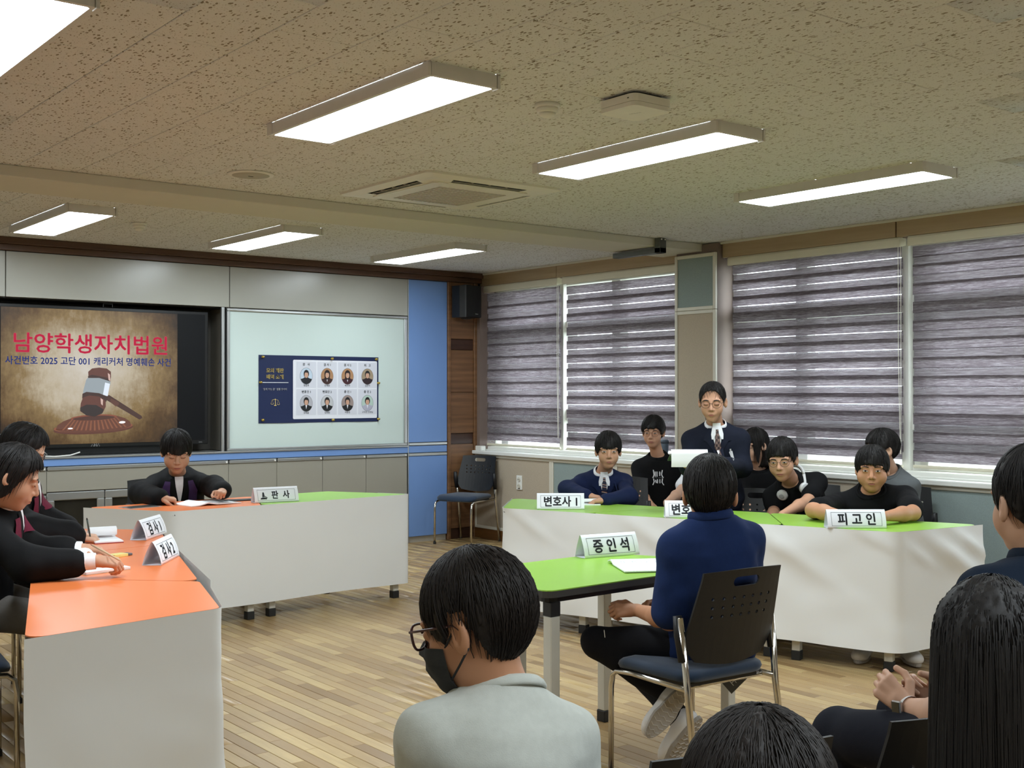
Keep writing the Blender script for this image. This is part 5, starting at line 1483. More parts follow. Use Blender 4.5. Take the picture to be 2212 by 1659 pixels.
    def ring(name, mat, tube_r, grow=0.0, dt=0.0, flat=1.0, open_=0.0, slope=None, n=30):
        """band lying on the neckline; open_ leaves a gap at the throat"""
        sl_ = nsl if slope is None else slope; g = G(); pts = []
        for k in range(n + 1):
            a = PI / 2 + open_ + (2 * PI - 2 * open_) * k / n
            t = nt + dt; w = np.interp(t, st[:, 0], st[:, 1]) + loose + grow; d = np.interp(t, st[:, 0], st[:, 2]) + loose + grow
            for _ in range(3):
                y = d * math.sin(a) - .0; t = nt + dt - sl_ * y / L; w = np.interp(t, st[:, 0], st[:, 1]) + loose + grow; d = np.interp(t, st[:, 0], st[:, 2]) + loose + grow
            pts.append(pv + zt * L * t + xt * w * math.cos(a) + ft * d * math.sin(a) - org)
        g.tube(pts, tube_r, 8, flat=flat); return g.build(name, mat, man, True)
    c1 = S.get('colmat', tm)
    if top == 'tee': ring('neckband', c1, S.get('nb', .0050) * s, -.003, 0, 1.9)
    if top == 'polo': 
        ring('collar', c1, .0075 * s, -.003, .01, 2.6, .22)
    if top == 'blazer':
        x0 = .048 * s; vb = S.get('vb', .50)
        patch('shirt_front', [(-x0 * .55, x0 * .55, 1.14), (-x0 * .6, x0 * .6, 1.06), (-x0 * .66, x0 * .66, .97), (-x0 * .5, x0 * .5, .89), (-.004, .004, vb)], .004, M_shirtW)
        patch('tie', [(-.012 * s, .012 * s, 1.055), (-.017 * s, .017 * s, 1.0), (-.013 * s, .013 * s, .98), (-.022 * s, .022 * s, vb + .06), (-.003, .003, vb)], .009, S['tie'], 4)
        for sd in (-1, 1):
            patch('lapel', [(sd * x0 * .66, sd * x0 * 1.2, 1.07), (sd * x0 * .7, sd * x0 * 1.85, .95), (sd * x0 * .70, sd * x0 * 1.95, .90), (sd * x0 * .64, sd * x0 * 1.5, .885), (sd * .004, sd * .016, vb - .03)], .008, tm, 4)
            patch('collar_wing', [(sd * .008, sd * x0 * .66, 1.08), (sd * .010, sd * x0 * .86, .99), (sd * .026, sd * .036, .92)], .011, M_shirtW, 4)
        ring('shirt_collar', M_shirtW, .0035 * s, -.014, .02, 3.4, .30)
    if top == 'robe':
        pass
        x0 = .05 * s; sm = S['stole']
        patch('inner_shirt', [(-x0 * .62, x0 * .62, S.get('vtop', 1.10)), (-x0 * .6, x0 * .6, .97), (-x0 * .42, x0 * .42, .85), (-.003, .003, .62)], .004, M_shirtW)
        for sd in (-1, 1):
            patch('robe_facing', [(sd * x0 * .62, sd * x0 * 1.2, 1.04), (sd * x0 * .5, sd * x0 * 1.4, .88), (sd * .004, sd * x0 * .9, .60), (sd * .004, sd * x0 * .9, S.get('st_end', .2))], .006, tm, 4)
            patch('stole', [(sd * x0 * 1.25, sd * x0 * 2.0, 1.0), (sd * x0 * 1.4, sd * x0 * 2.6, .86), (sd * x0 * 1.15, sd * x0 * 2.5, S.get('st_mid', .60)), (sd * x0 * 1.0, sd * x0 * 2.3, S.get('st_end', .15))], .009, sm, 5)
        if S.get('shirt_ring', True): ring('shirt_collar', M_shirtW, .004 * s, -.012, .015, 2.6, .30)
    if slv == 'long' and S.get('cuffs'):
        for sd, A in arms.items():
            e, w = np.array(A['e'], float), np.array(A['w'], float); d_ = nrm(w - e); a = e + (w - e) * S.get('cuff', .93) - d_ * .02; b = w + d_ * S.get('cufflen', .012)
            g = G(); g.tube([a - org, (a + b) / 2 - org, b - org], [.035 * s, .036 * s, .034 * s], 14); g.build('shirt_cuff', M_shirtW, man, True)
    # ---------------- legs
    if legs:
        bm_ = S.get('botmat', M_trou); segs = []
        for sd, B in legs.items():
            hp = pv + xt * sd * .080 * s; kn, an = np.array(B['k'], float), np.array(B['a'], float); b5 = bulk ** .5
            segs += [(hp, kn, .088 * s * b5, .066 * s * b5), (kn, an, .064 * s * b5, .046 * s)]
        def tro(P):
            d = torso(P, .008, -.24, .12)
            for i, (a, b, ra, rb) in enumerate(segs): d = smin(d, rcone(P, a, b, ra, rb), .022)
            return d + .005 * vnoise(P, 11.0, seed + 5)
        pts = np.array([p for q in segs for p in q[:2]] + [pv]); V, Q = field(tro, pts.min(0) - .16 * bulk, pts.max(0) + .16 * bulk, S.get('lv', .013))
        add('trousers', relax(V, Q, 1, .4), Q, bm_)
        for sd, B in legs.items():
            an = np.array(B['a'], float); td = nrm(B.get('t', (*S['face'], -.1))); tn = np.array(B.get('tn', (0, 0, 1.0)), float); tn = nrm(tn - td * (tn @ td)); tx = np.cross(td, tn); k = s * 1.0
            T = lambda x, y, z: an + (tx * x + td * y + tn * z) * k
            Rm = np.stack([tx, td, tn], 1)
            def shoe(P):
                q = (P - an) @ Rm / k
                q = q.astype(np.float32)
                d = ell(q, (0, .055, -.040), (.043, .125, .040)); d = smin(d, ell(q, (0, -.005, -.018), (.036, .048, .050)), .03); d = smin(d, ell(q, (0, .12, -.048), (.045, .060, .030)), .02)
                return smax(d, -(q[:, 2] + .068), .006) * k
            c_ = T(0, .05, -.03); V, Q = field(shoe, c_ - .17 * k, c_ + .17 * k, .0075)
            so = add('shoe', V, Q, S.get('shoemat', M_shoe))
            prof = [(0.040 * math.sin(a) * (1.08 if math.cos(a) > 0 else .92), .052 + .128 * math.cos(a)) for a in [2 * PI * q_ / 28 for q_ in range(28)]]
            Vs = [T(x, y, -.064) - org for x, y in prof] + [T(x * .98, y * .995, -.080) - org for x, y in prof]
            n_ = len(prof); Fs = [tuple(range(n_)), tuple(range(2 * n_ - 1, n_ - 1, -1))] + [(i, i + n_, (i + 1) % n_ + n_, (i + 1) % n_) for i in range(n_)]
            link('sole', mesh('sole', Vs, Fs, M_sole), so)
            if S.get('tread'):
                g = G()
                for q_ in range(11):
                    y = -.055 + q_ * .0215; hw = .034 * math.sqrt(max(.05, 1 - ((y - .052) / .128) ** 2))
                    zz = [(-hw, y), (-hw / 2, y + .008), (0, y), (hw / 2, y + .008), (hw, y)]
                    g.tube([T(x, yy, -.081) - org for x, yy in zz], .0016 * k, 4)
                g.build('tread', pm('pale_tread', rgb(196, 190, 182), .7), so)
    # ---------------- face
    if S.get('facefx', True):
        def surf(x, z, off): return toW(trace(fn, np.stack([x, np.full_like(x, .13), z], 1).astype(np.float32), (0, -1, 0), 30, .2) + np.array([0, off, 0]))
        def strip(name, xs, top_, bot, off, mat, rows=3):
            xs = np.asarray(xs, float); n = len(xs); X = []; Zz = []
            for r in range(rows + 1):
                q = r / rows; X.append(xs); Zz.append(np.asarray(top_) * (1 - q) + np.asarray(bot) * q)
            W = surf(np.concatenate(X), np.concatenate(Zz), off)
            Qf = [(r * n + k, (r + 1) * n + k, (r + 1) * n + k + 1, r * n + k + 1) for r in range(rows) for k in range(n - 1)]
            return add(name, W, np.array(Qf), mat)
        eo = S.get('eyes', 'open'); tilt = .10; gz = S.get('gaze', 0.0)
        for sd in (-1, 1):
            a = np.linspace(-1, 1, 11); xs = sd * .0315 + a * .0140; tl = tilt * a * sd * .014
            arch = (1 - a * a)
            zc = .001 + tl
            if eo == 'open':
                oh = S.get('eh', .0040)
                strip('eye', xs, zc + oh * arch + .0006, zc - oh * .75 * arch - .0002, .0009, M_eyew)
                b = np.linspace(-1, 1, 9); xi = sd * .0315 + b * .0060 + gz * .005; ii = np.interp(xi, xs, oh * arch); jj = np.interp(xi, xs, zc); rr = np.sqrt(np.maximum(0, 1 - b * b)) * .0062
                strip('iris', xi, jj + np.minimum(rr + .0004, ii), jj - np.minimum(rr, ii * .75), .0014, M_iris)
                strip('eyelashes', xs, zc + oh * arch + .0022, zc + oh * arch + .0002, .0018, M_hair, 1)
            else:
                zc = zc - .0035
                strip('eyelashes', xs, zc - .0030 * arch + .0012, zc - .0030 * arch - .0010, .0012, M_hair, 1)
                strip('eyelid_crease', xs, zc + .0058 * arch + .0010, zc + .0058 * arch + .0002, .0006, M_lip, 1)
            a = np.linspace(0, 1, 9); xs = sd * (.0145 + .034 * a); zb = .0205 + .006 * np.sin(a * 2.2) - .003 * a + S.get('brow', 0)
            th = .0030 * (1 - .7 * np.abs(a - .35))
            strip('eyebrow', xs, zb + th, zb - th, .0010, M_hair, 1)
        a = np.linspace(-1, 1, 13); xs = a * S.get('mw', .0215); ar = 1 - a * a; zc = -.0655 - .0015 * np.abs(a)
        strip('upper_lip', xs, zc + .0052 * ar * (1 - .25 * np.exp(-(a / .2) ** 2)), zc + .0003, .0007, M_lip, 2)
        strip('lower_lip', xs * .92, zc - .0003, zc - .0066 * ar, .0007, M_lip, 2)
        strip('mouth_line', xs, zc + .0007, zc - .0007, .0011, pm('mouth_dark', rgb(70, 34, 32), .6), 1)
        for sd in (-1, 1):
            a = np.linspace(-1, 1, 5); strip('nostril', sd * .008 + a * .0032, -.0405 + .0014 * (1 - a * a), -.0405 - .0012 * (1 - a * a), .0008, pm('nostril_dark', rgb(66, 36, 28), .7), 1)
        gl = S.get('glasses')
        if gl:
            r0 = gl.get('r', .0225); g = G(); ye = .098
            for sd in (-1, 1):
                pts = [toW((sd * .0335 + r0 * 1.08 * math.cos(q), ye - .010 * abs(sd * .0335 + r0 * math.cos(q)) / .05, -.001 + r0 * .92 * math.sin(q))) - org for q in [2 * PI * k / 22 for k in range(23)]]
                g.tube(pts, gl.get('w', .0011), 5)
                g.tube([toW((sd * (.0335 + r0 * 1.05), ye - .011, .006)) - org, toW((sd * .074, ye - .03, .008)) - org, toW((sd * .0795, -.002, .010)) - org, toW((sd * .0795, -.024, -.010)) - org], gl.get('w', .0011), 5)
            g.tube([toW((-.0335 + r0, ye - .002, .003)) - org, toW((0, ye + .003, .007)) - org, toW((.0335 - r0, ye - .002, .003)) - org], gl.get('w', .0011), 5)
            g.build('glasses', gl.get('m', M_wire), man)
    # ---------------- hair
    h = S['hair']; hm = h.get('m', M_hair)
    hsdf, hpt = hair_shell(h)
    zl = min(h['low'].values()) - .03; fw = 1 + (h.get('flare') or 0) * .3
    V, Q = field(hsdf, (-.115 * fw, -.135 * fw, zl), (.115 * fw, .135, .155), h.get('v', .0055))
    ho = add('hair', toW(relax(V, Q, 1, .3)), Q, hm)
    n_ = h.get('n', 260)
    if n_:
        Vs, Fs = strands(hpt, n_, h.get('seed', 3), h.get('wid', .0024), h.get('over', .04), 7, sway=h.get('sway', .25), up=h.get('up', 1.0))
        link('hair_locks', mesh('hair_locks', toW(Vs) - org, Fs, hm, True), ho)
    for tail in h.get('tails', []):
        pts = [toW(p) if not isinstance(p, tuple) or len(p) == 3 else p for p in tail[0]]; g = G()
        rs = random.Random(5)
        g.tube([p - org for p in pts], tail[1], 10, flat=.7)
        link('hair_tail', g.data('hair_tail', hm, True), ho)
    return dict(o=man, toW=toW, org=org, add=add, patch=patch, front=front, fn=fn, trace=trace, pv=pv, sh=sh, zt=zt, xt=xt, ft=ft, L=L, s=s, hs=hs, surf=trace)
def dict_(a, b):
    r = dict(a); r.update(b); return r
SHORT = {0: .036, 28: .032, 45: .012, 60: -.022, 70: -.030, 80: .004, 95: .000, 115: -.045, 140: -.075, 180: -.085}
BOWL = {0: .022, 30: .018, 46: .004, 58: -.018, 72: -.026, 84: -.002, 98: -.006, 118: -.050, 145: -.078, 180: -.085}
CROP = {0: .046, 30: .042, 48: .022, 60: -.006, 70: -.020, 80: .012, 95: .008, 115: -.035, 140: -.066, 180: -.076}
# ================================================================== the people
_cy, _sy, _cp, _sp = math.cos(YAW), math.sin(YAW), math.cos(PITCH), math.sin(PITCH)
IL = (-_cy, _sy, 0.0)       # toward the left of the picture
def vadd(*vs): return tuple(sum(c) for c in zip(*vs))
def vmul(v, k): return tuple(c * k for c in v)
def sit_legs(pv, face, s, spread=.10, reach=.42, foot=.40):
    f_ = nrm(np.array([*face, 0])); r_ = np.cross(f_, (0, 0, 1)); out = {}
    for sd in (-1, 1):
        k = np.array(pv) + f_ * reach * s + r_ * sd * spread * s; k[2] = .40 * s + .11
        a = np.array(pv) + f_ * (foot * s) + r_ * sd * (spread + .01) * s; a[2] = .085 * s
        out[sd] = dict(k=tuple(k), a=tuple(a), t=(*(f_[:2] + .25 * sd * r_[:2]), 0), tn=(0, 0, 1))
    return out
people = {}
# ---- judge
pv = (3.2106, 7.7924, 0.4776)
people['judge'] = build_person(dict(label='boy in black robe with purple stole writing at the judge table', head=(3.0820, 7.5064, 1.0475), face=(-.30, -.95), look=(-.30, -.95), pitch=.34, s=.90, hs=1.13, bulk=1.08, pv=pv, sh=(3.1614, 7.6749, 0.8563),
    top='robe', topmat=M_robe, stole=M_purple, slw=1.25, loose=.030, eyes='down', shirt_ring=False, vtop=1.07, skin=M_skin, fc=dict(jaw=1.1, cheek=1.12), seed=3, cuff=.9, fold=.007,
    arms={1: dict(e=(2.8877, 7.6367, 0.7729), w=(2.8729, 7.2409, 0.7680), d=(.95, -.25, -.12), n=(0, -.2, 1), pose='fist', thumb=(0, -.8, .3), k=1.0), -1: dict(e=(3.2994, 7.4009, 0.8101), w=(3.2329, 7.1096, 0.8079), d=(-.55, -.75, -.1), n=(.3, 0, 1), pose='fist', thumb=(-1, .3, .2), k=.95)},
    legs=sit_legs(pv, (-.30, -.95), .88), hair=dict(low=dict_(BOWL, {0: .010, 30: .008}), t=(.017, .015, .020), jag=.012, teeth=30, n=340, seed=4)))
# ---- nearer prosecutor
pv = (1.2315, 5.0474, 0.6004)
people['pros2'] = build_person(dict(label='nearer prosecutor with black bob hair writing in a black robe at the left edge', head=(1.3160, 4.8232, 1.1108), face=(.93, -.36), look=(.957, -.29), pitch=.40, s=.93, hs=1.03, pv=pv, sh=(1.2819, 4.9278, 0.9634),
    top='robe', topmat=M_robe, stole=M_maroon, slw=1.2, loose=.022, eyes='down', skin=M_skin, seed=6, cuffs=True, cufflen=.002, cuff=.66, st_mid=.80, st_end=.74, cv=.009, hv=.0034, fold=.007,
    arms={1: dict(e=(1.3243, 4.6414, 0.7837), w=(1.5433, 4.5451, 0.7926), d=(.93, -.40, -.12), n=(-.1, -.35, 1), pose='write', thumb=(.2, .9, .2), k=.95, v=.0034), -1: dict(e=(1.4548, 5.0478, 0.7898), w=(1.6274, 4.9627, 0.7883), d=(.90, -.42, -.10), n=(.1, -.1, 1), pose='relaxed', thumb=(-.2, -.9, .3), k=.92, v=.0036)},
    legs=sit_legs(pv, (.95, -.2), .95), botmat=M_trouG, hair=dict(low={0: .066, 28: .056, 46: .028, 58: -.012, 70: -.062, 84: -.080, 100: -.098, 140: -.112, 180: -.116}, t=(.012, .014, .012), flare=-.6, jag=.014, teeth=40, n=420, over=.05, seed=9, sway=.15)))
# ---- farther prosecutor
pv = (1.6069, 6.1906, 0.5722)
people['pros1'] = build_person(dict(label='farther prosecutor with glasses half hidden behind the bob haired one', head=(1.6489, 5.8591, 1.1661), face=(.92, -.40), look=(.97, -.25), pitch=.50, s=.92, hs=1.02, pv=pv, sh=(1.6579, 5.9812, 0.9675),
    top='robe', topmat=M_robe, stole=M_maroon, slw=1.45, loose=.028, eyes='down', skin=M_skin2, seed=8, cuff=.80, st_mid=.80, st_end=.74, glasses=dict(r=.024, w=.0013), fold=.007,
    arms={1: dict(e=(1.6460, 5.7121, 0.7865), w=(1.8357, 5.6647, 0.7550), d=(.93, -.35, -.12), n=(-.1, -.3, 1), pose='write', thumb=(.2, .9, .2), k=.98), -1: dict(e=(1.7837, 6.1127, 0.8087), w=(1.9279, 6.0634, 0.7377), d=(.9, -.4, -.1), n=(0, 0, 1), pose='relaxed', thumb=(0, -1, .2))},
    legs=sit_legs(pv, (.95, -.2), .95), hair=dict(low={0: .070, 35: .055, 55: .01, 68: -.03, 80: -.02, 95: -.05, 120: -.09, 180: -.10}, t=(.012, .018, .012), n=300, seed=12, jag=.012, tails=[([(0, -.10, .02), (-.02, -.135, -.02), (-.02, -.13, -.10), (-.01, -.11, -.17)], [.025, .034, .028, .008])])))
# ---- defence lawyer at the first green table
pv = (5.5436, 6.0169, 0.4973)
M_tieO = pm('striped_tie', rgb(58, 44, 50), .7); 
tt = NT('orange_striped_tie'); wv = tt.n('ShaderNodeTexWave', wave_type='BANDS', bands_direction='DIAGONAL'); wv.inputs['Scale'].default_value = 14; tt.l(tt.coord('Object'), wv.inputs['Vector']); tt.l(tt.ramp(wv.outputs['Fac'], [(.55, rgb(28, 32, 54)), (.62, rgb(180, 112, 60)), (.85, rgb(186, 176, 170)), (.9, rgb(28, 32, 54))]), tt.b.inputs['Base Color']); M_tieO = tt.m
tt = NT('plaid_tie'); ck = tt.n('ShaderNodeTexChecker'); ck.inputs['Scale'].default_value = 60; tt.l(tt.coord('Object'), ck.inputs['Vector']); ck.inputs[1].default_value = rgb(52, 40, 40); ck.inputs[2].default_value = rgb(124, 100, 92); tt.l(ck.outputs[0], tt.b.inputs['Base Color']); M_tieP = tt.m
PL = people['law1'] = build_person(dict(label='boy in navy blazer and striped tie seated at the first green table', head=(5.4346, 5.8430, 1.0463), face=(-.62, -.78), look=(-.64, -.77), pitch=.04, s=.92, hs=1.02, bulk=1.0, pv=pv, sh=(5.4697, 5.9318, 0.8519),
    top='blazer', topmat=M_navyB, tie=M_tieO, loose=.018, skin=M_skin, seed=10, cuff=.96, eh=.0044, mw=.018, vb=.72,
    arms={1: dict(e=(5.1867, 5.9771, 0.7937), w=(5.1020, 5.6876, 0.7716), d=(.6, -.8, -.1), n=(0, 0, 1), pose='relaxed', thumb=(-.3, .6, .2)), -1: dict(e=(5.3699, 5.5784, 0.7555), w=(5.1145, 5.5250, 0.7526), d=(-.85, .5, -.05), n=(0, 0, 1), pose='relaxed', thumb=(0, .7, .5))},
    legs=sit_legs(pv, (-.62, -.78), .92), hair=dict(low=dict_(BOWL, {0: .018, 30: .014, 46: .006, 60: .0}), t=(.016, .014, .018), jag=.006, teeth=44, n=340, seed=15)))
PL['patch']('pocket_edge', [(-.105, -.040, .765), (-.105, -.040, .745)], .008, M_shirtW)
# ---- boy with printed black shirt by the pillar
pv = (6.6619, 6.5747, 0.4543)
P5 = people['print'] = build_person(dict(label='boy with round glasses and a white printed black shirt seated by the pillar', head=(6.5073, 6.4865, 1.1319), face=(-.72, -.69), look=(-.83, -.56), pitch=.06, s=.95, hs=1.0, pv=pv, sh=(6.5939, 6.5223, 0.8974),
    top='tee', topmat=M_blackT, skin=M_skin, seed=12, glasses=dict(r=.024, w=.0012, m=pm('copper_wire', rgb(120, 84, 60), .35, .6)), eh=.0034, brow=-.001,
    arms={1: dict(e=(6.4221, 6.5327, 0.6525), w=(6.3090, 6.3041, 0.5905), d=(-.3, -.9, -.3), n=(0, 0, 1), pose='relaxed', thumb=(.8, -.5, 0)), -1: dict(e=(6.7287, 6.4182, 0.6656), w=(6.4492, 6.2573, 0.5857), d=(-.6, -.7, -.3), n=(0, 0, 1), pose='relaxed', thumb=(-.8, .5, 0))},
    legs=sit_legs(pv, (-.72, -.69), .95), hair=dict(low=dict_(SHORT, {0: .030, 25: .036}), t=(.018, .016, .020), jag=.016, teeth=22, n=340, seed=18, lump=.005)))
W, Q = P5['front']([(-.055 + .11 * 0, .055, .74), (-.05, .05, .55), (-.045, .045, .32)], .004, 4)
def print_strokes(Pn, strokes, mat, name, wid=.006, off=.005):
    g = []
    for st_ in strokes:
        rows = []
        for (x, t) in st_: rows.append((x - wid / 2, x + wid / 2, t))
        V_, Q_ = Pn['front'](rows, off, 1); g.append((V_, Q_))
    b = 0; VV = []; QQ = []
    for V_, Q_ in g: VV.append(V_); QQ.append(Q_ + b); b += len(V_)
    Pn['add'](name, np.concatenate(VV), np.concatenate(QQ), mat)
_m = lambda L_: [[(x * 1.15, .62 + (t_ - .26) * .53) for x, t_ in q] for q in L_]
print_strokes(P5, _m([[(-.03, .74), (-.024, .60), (-.034, .50)], [(-.012, .70), (-.012, .56)], [(-.024, .66), (-.008, .64)], [(.006, .70), (.006, .54)], [(.018, .70), (.018, .54)], [(.03, .75), (.026, .6), (.034, .5)], [(-.04, .52), (.0, .50), (.04, .52)],
    [(-.03, .48), (-.026, .36), (-.038, .26)], [(-.012, .46), (-.012, .33)], [(.004, .46), (.004, .33)], [(.016, .44), (.012, .34)], [(.03, .48), (.026, .38), (.036, .27)], [(-.002, .40), (.026, .38)]]), M_shirtW, 'shirt_print', .008)
# ---- person in white mostly hidden behind the standing girl
pv = (6.5628, 5.9775, 0.5037)
build_person(dict(label='person in white short sleeves almost hidden behind the standing girl', head=(6.4843, 5.8689, 1.0334), face=(-.72, -.69), s=.92, hs=.98, pv=pv, sh=(6.5292, 5.9372, 0.8310), top='tee', topmat=M_shirtW, skin=M_skin2, seed=31, slen=.55, facefx=False, hv=.006,
    arms={1: dict(e=(6.2586, 5.9606, 0.7203), w=(5.9628, 5.8122, 0.6676), d=(-.5, -.8, -.3), n=(0, 0, 1), pose='relaxed', thumb=(.8, -.5, 0)), -1: dict(e=(6.6779, 5.8216, 0.6632), w=(6.3571, 5.6929, 0.6139), d=(-.6, -.7, -.2), n=(0, 0, 1), pose='relaxed', thumb=(-.8, .5, 0), v=.007)},
    legs=sit_legs(pv, (-.72, -.69), .92), hair=dict(low=SHORT, n=120, seed=33)))
# ---- standing girl
pv = np.array((5.7112, 5.1183, 0.7659))
r_ = np.cross(nrm(np.array([-.70, -.71, 0])), (0, 0, 1))
lg = {sd: dict(k=tuple(np.array([pv[0], pv[1], .42]) + r_ * sd * .085), a=tuple(np.array([pv[0], pv[1], .08]) + r_ * sd * .09), t=(-.70, -.71, 0)) for sd in (-1, 1)}
PG = people['girl'] = build_person(dict(label='girl with round glasses and ponytail standing in a dark navy blazer reading a pad', head=(5.5721, 5.0312, 1.3823), face=(-.68, -.73), look=(-.80, -.60), pitch=.16, s=.93, hs=1.03, bulk=1.0, pv=tuple(pv), sh=(5.6494, 5.0740, 1.1814), sw=.172,
    top='blazer', topmat=M_navyD, tie=M_tieP, loose=.022, eyes='down', skin=M_skin, seed=14, cuff=.95, glasses=dict(r=.0245, w=.0013), vb=.74, mw=.017, cuffs=False,
    arms={1: dict(e=(5.4743, 5.1376, 0.9673), w=(5.2670, 4.9698, 0.9895), d=(-.55, -.70, .35), n=(-.25, -.3, -.9), pose='relaxed', thumb=(-.7, .5, .6), k=.9), -1: dict(e=(5.7381, 4.9296, 0.9673), w=(5.4288, 4.8166, 1.0049), d=(-.9, -.1, .25), n=(.1, -.2, 1), pose='relaxed', thumb=(-.4, -.8, .3), k=.88)},
    legs=lg, botmat=M_navyD, shoemat=M_dark, hem=-.26, hair=dict(low={0: .082, 22: .072, 40: .045, 55: .012, 68: -.010, 80: .006, 95: -.002, 115: -.045, 150: -.075, 180: -.08}, t=(.007, .010, .008), jag=.003, teeth=50, n=420, seed=20, lump=.0, sway=.5, over=-.12, wid=.0018,
    tails=[([(.0, -.095, .0), (.028, -.115, -.03), (.040, -.100, -.10), (.034, -.085, -.19)], [.020, .026, .022, .006])])))
g = G(); c_ = PG['front']([(-.118, -.092, .66), (-.118, -.092, .58)], .006, 1)[0].mean(0)
tb = PG['front']([(-.110, -.092, .70), (-.110, -.092, .66)], .006, 2)
PG['add']('school_badge', *PG['front']([(-.083, -.075, .775), (-.085, -.073, .758), (-.081, -.077, .752), (-.091, -.067, .742), (-.092, -.066, .728), (-.084, -.074, .718)], .010, 3), pm('silver_badge', rgb(206, 206, 206), .4, .3))
# the pad she reads, its used pages folded over the top
pc = np.array((5.1724, 4.8654, 1.0619)); pf = nrm((-.60, -.72, 0)); pr_ = np.cross(pf, (0, 0, 1.0)); 
t = thing('reading_pad', 'white ring pad with folded pages held by the standing girl', 'note pad', tuple(pc), math.atan2(-pr_[1], -pr_[0]))
def padf(u, v): return ((u - .5) * .215, -.05 + v * .19, .028 - .062 * v - .02 * (1 - v) ** 3)
G().grid(padf, 4, 10).build('page', M_paper, t, True)
G().grid(lambda u, v: ((.5 - u) * .215, -.05 + v * .19, .024 - .062 * v - .02 * (1 - v) ** 3), 4, 10).build('cover', pm('blue_grey_cover', rgb(70, 92, 104), .5), t, True)
def foldf(u, v):
    a = PI * .5 + v * PI * .9; return ((u - .5) * .215, -.055 + .028 * math.cos(a) - (0 if v < .6 else (v - .6) * .04), .012 + .030 * math.sin(a) - (0 if v < .55 else (v - .55) * .10))
G().grid(foldf, 4, 14).build('folded_pages', M_paper, t, True)
# ---- person with long dark hair by the window
pv = (6.7092, 5.5438, 0.4970)
build_person(dict(label='person with shoulder length dark hair looking aside, behind the standing girl', head=(6.5316, 5.5002, 1.0654), face=(-.80, -.55), look=(-.97, .10), pitch=.12, s=.93, hs=1.0, pv=pv, sh=(6.6263, 5.5294, 0.8558), top='tee', topmat=M_blackT, skin=M_skin2, seed=35,
    arms={-1: dict(e=(6.7206, 5.4062, 0.6404), w=(6.4200, 5.3251, 0.6000), d=(-.6, -.7, -.2), n=(0, 0, 1), pose='relaxed', thumb=(-.8, .5, 0)), 1: dict(e=(6.4740, 5.5368, 0.6451), w=(6.3306, 5.3320, 0.5988), d=(-.4, -.8, -.2), n=(0, 0, 1), pose='relaxed', thumb=(.8, -.5, 0))},
    legs=sit_legs(pv, (-.8, -.55), .93), hair=dict(low={0: .062, 22: .045, 40: -.06, 52: -.14, 66: -.05, 78: .0, 88: -.03, 100: -.15, 180: -.17}, t=(.010, .014, .012), flare=.25, n=420, seed=37, jag=.02, over=.05, sway=.12, inner=(.060, .09, .11))))
# ---- boy with white headphones round the neck
pv = (6.2431, 4.7897, 0.6006)
P8 = people['phones'] = build_person(dict(label='boy with glasses and white headphones round his neck leaning in', head=(5.8232, 4.6838, 1.0221), face=(-.85, -.52), look=(-.90, -.44), pitch=.14, roll=-.06, s=.95, hs=1.06, pv=pv, sh=(5.9819, 4.7386, 0.8446), top='polo', topmat=M_blackT, skin=M_skin, seed=40, fc=dict(jaw=1.05, cheek=1.08), glasses=dict(r=.0235, w=.0012), eh=.0036, brow=-.002,
    arms={-1: dict(e=(5.8992, 4.5498, 0.7754), w=(5.6168, 4.5184, 0.7109), d=(-.75, -.3, -.4), n=(0, -.2, 1), pose='relaxed', thumb=(0, -1, .2)), 1: dict(e=(5.9192, 4.8276, 0.7015), w=(5.7120, 4.6731, 0.6469), d=(-.6, -.6, -.4), n=(0, 0, 1), pose='relaxed', thumb=(.6, -.6, 0), v=.007)},
    legs=sit_legs(pv, (-.85, -.52), .95), hair=dict(low=dict_(CROP, {0: .034, 30: .030}), t=(.014, .012, .022), jag=.012, teeth=40, n=380, seed=42, over=.03)))
t = thing('headphones', 'white over ear headphones round the neck of the leaning boy', 'headphones', (0, 0, 0))
cc = P8['sh'] + np.array([0, 0, .045]); a_, b_ = P8['xt'], P8['ft']
M_wp = pm('white_plastic', rgb(228, 228, 228), .35)
pts = [cc + a_ * .078 * math.cos(q) + b_ * (.075 * math.sin(q) + .015) + np.array([0, 0, -.030 * math.sin(q)]) for q in [PI * (.0 + 1.0 * k / 16) + PI for k in range(17)]]
G().tube(pts, .009, 8, flat=1.6).build('headband', M_wp, t, True)
for sd in (-1, 1):
    p = cc + a_ * .072 * sd + b_ * .085 + np.array([0, 0, -.035]); q_ = nrm(b_ * .8 + a_ * sd * .35 + np.array([0, 0, .3]))
    g = G(); M_ = Matrix.Translation(Vector(p)) @ Vector(q_).to_track_quat('Z', 'Y').to_matrix().to_4x4()
    gg = G().lathe([(.020, -.014), (.034, -.010), (.036, .0), (.034, .010), (.026, .014), (.001, .015)], 18); gg.V = [tuple(M_ @ Vector(v)) for v in gg.V]
    e_ = gg.build('ear_cup', M_wp, t, True); 
    gg = G().lathe([(.016, .0155), (.016, .0162), (.012, .0165), (.001, .0165)], 16); gg.V = [tuple(M_ @ Vector(v)) for v in gg.V]; gg.build('cup_ring', pm('grey_ring', rgb(180, 180, 182), .3), e_, True)
    G().tube([cc + a_ * .078 * sd + b_ * .015, cc + a_ * .080 * sd + b_ * .055 + np.array([0, 0, -.018]), p], .010, 8).build('yoke', M_wp, t, True)
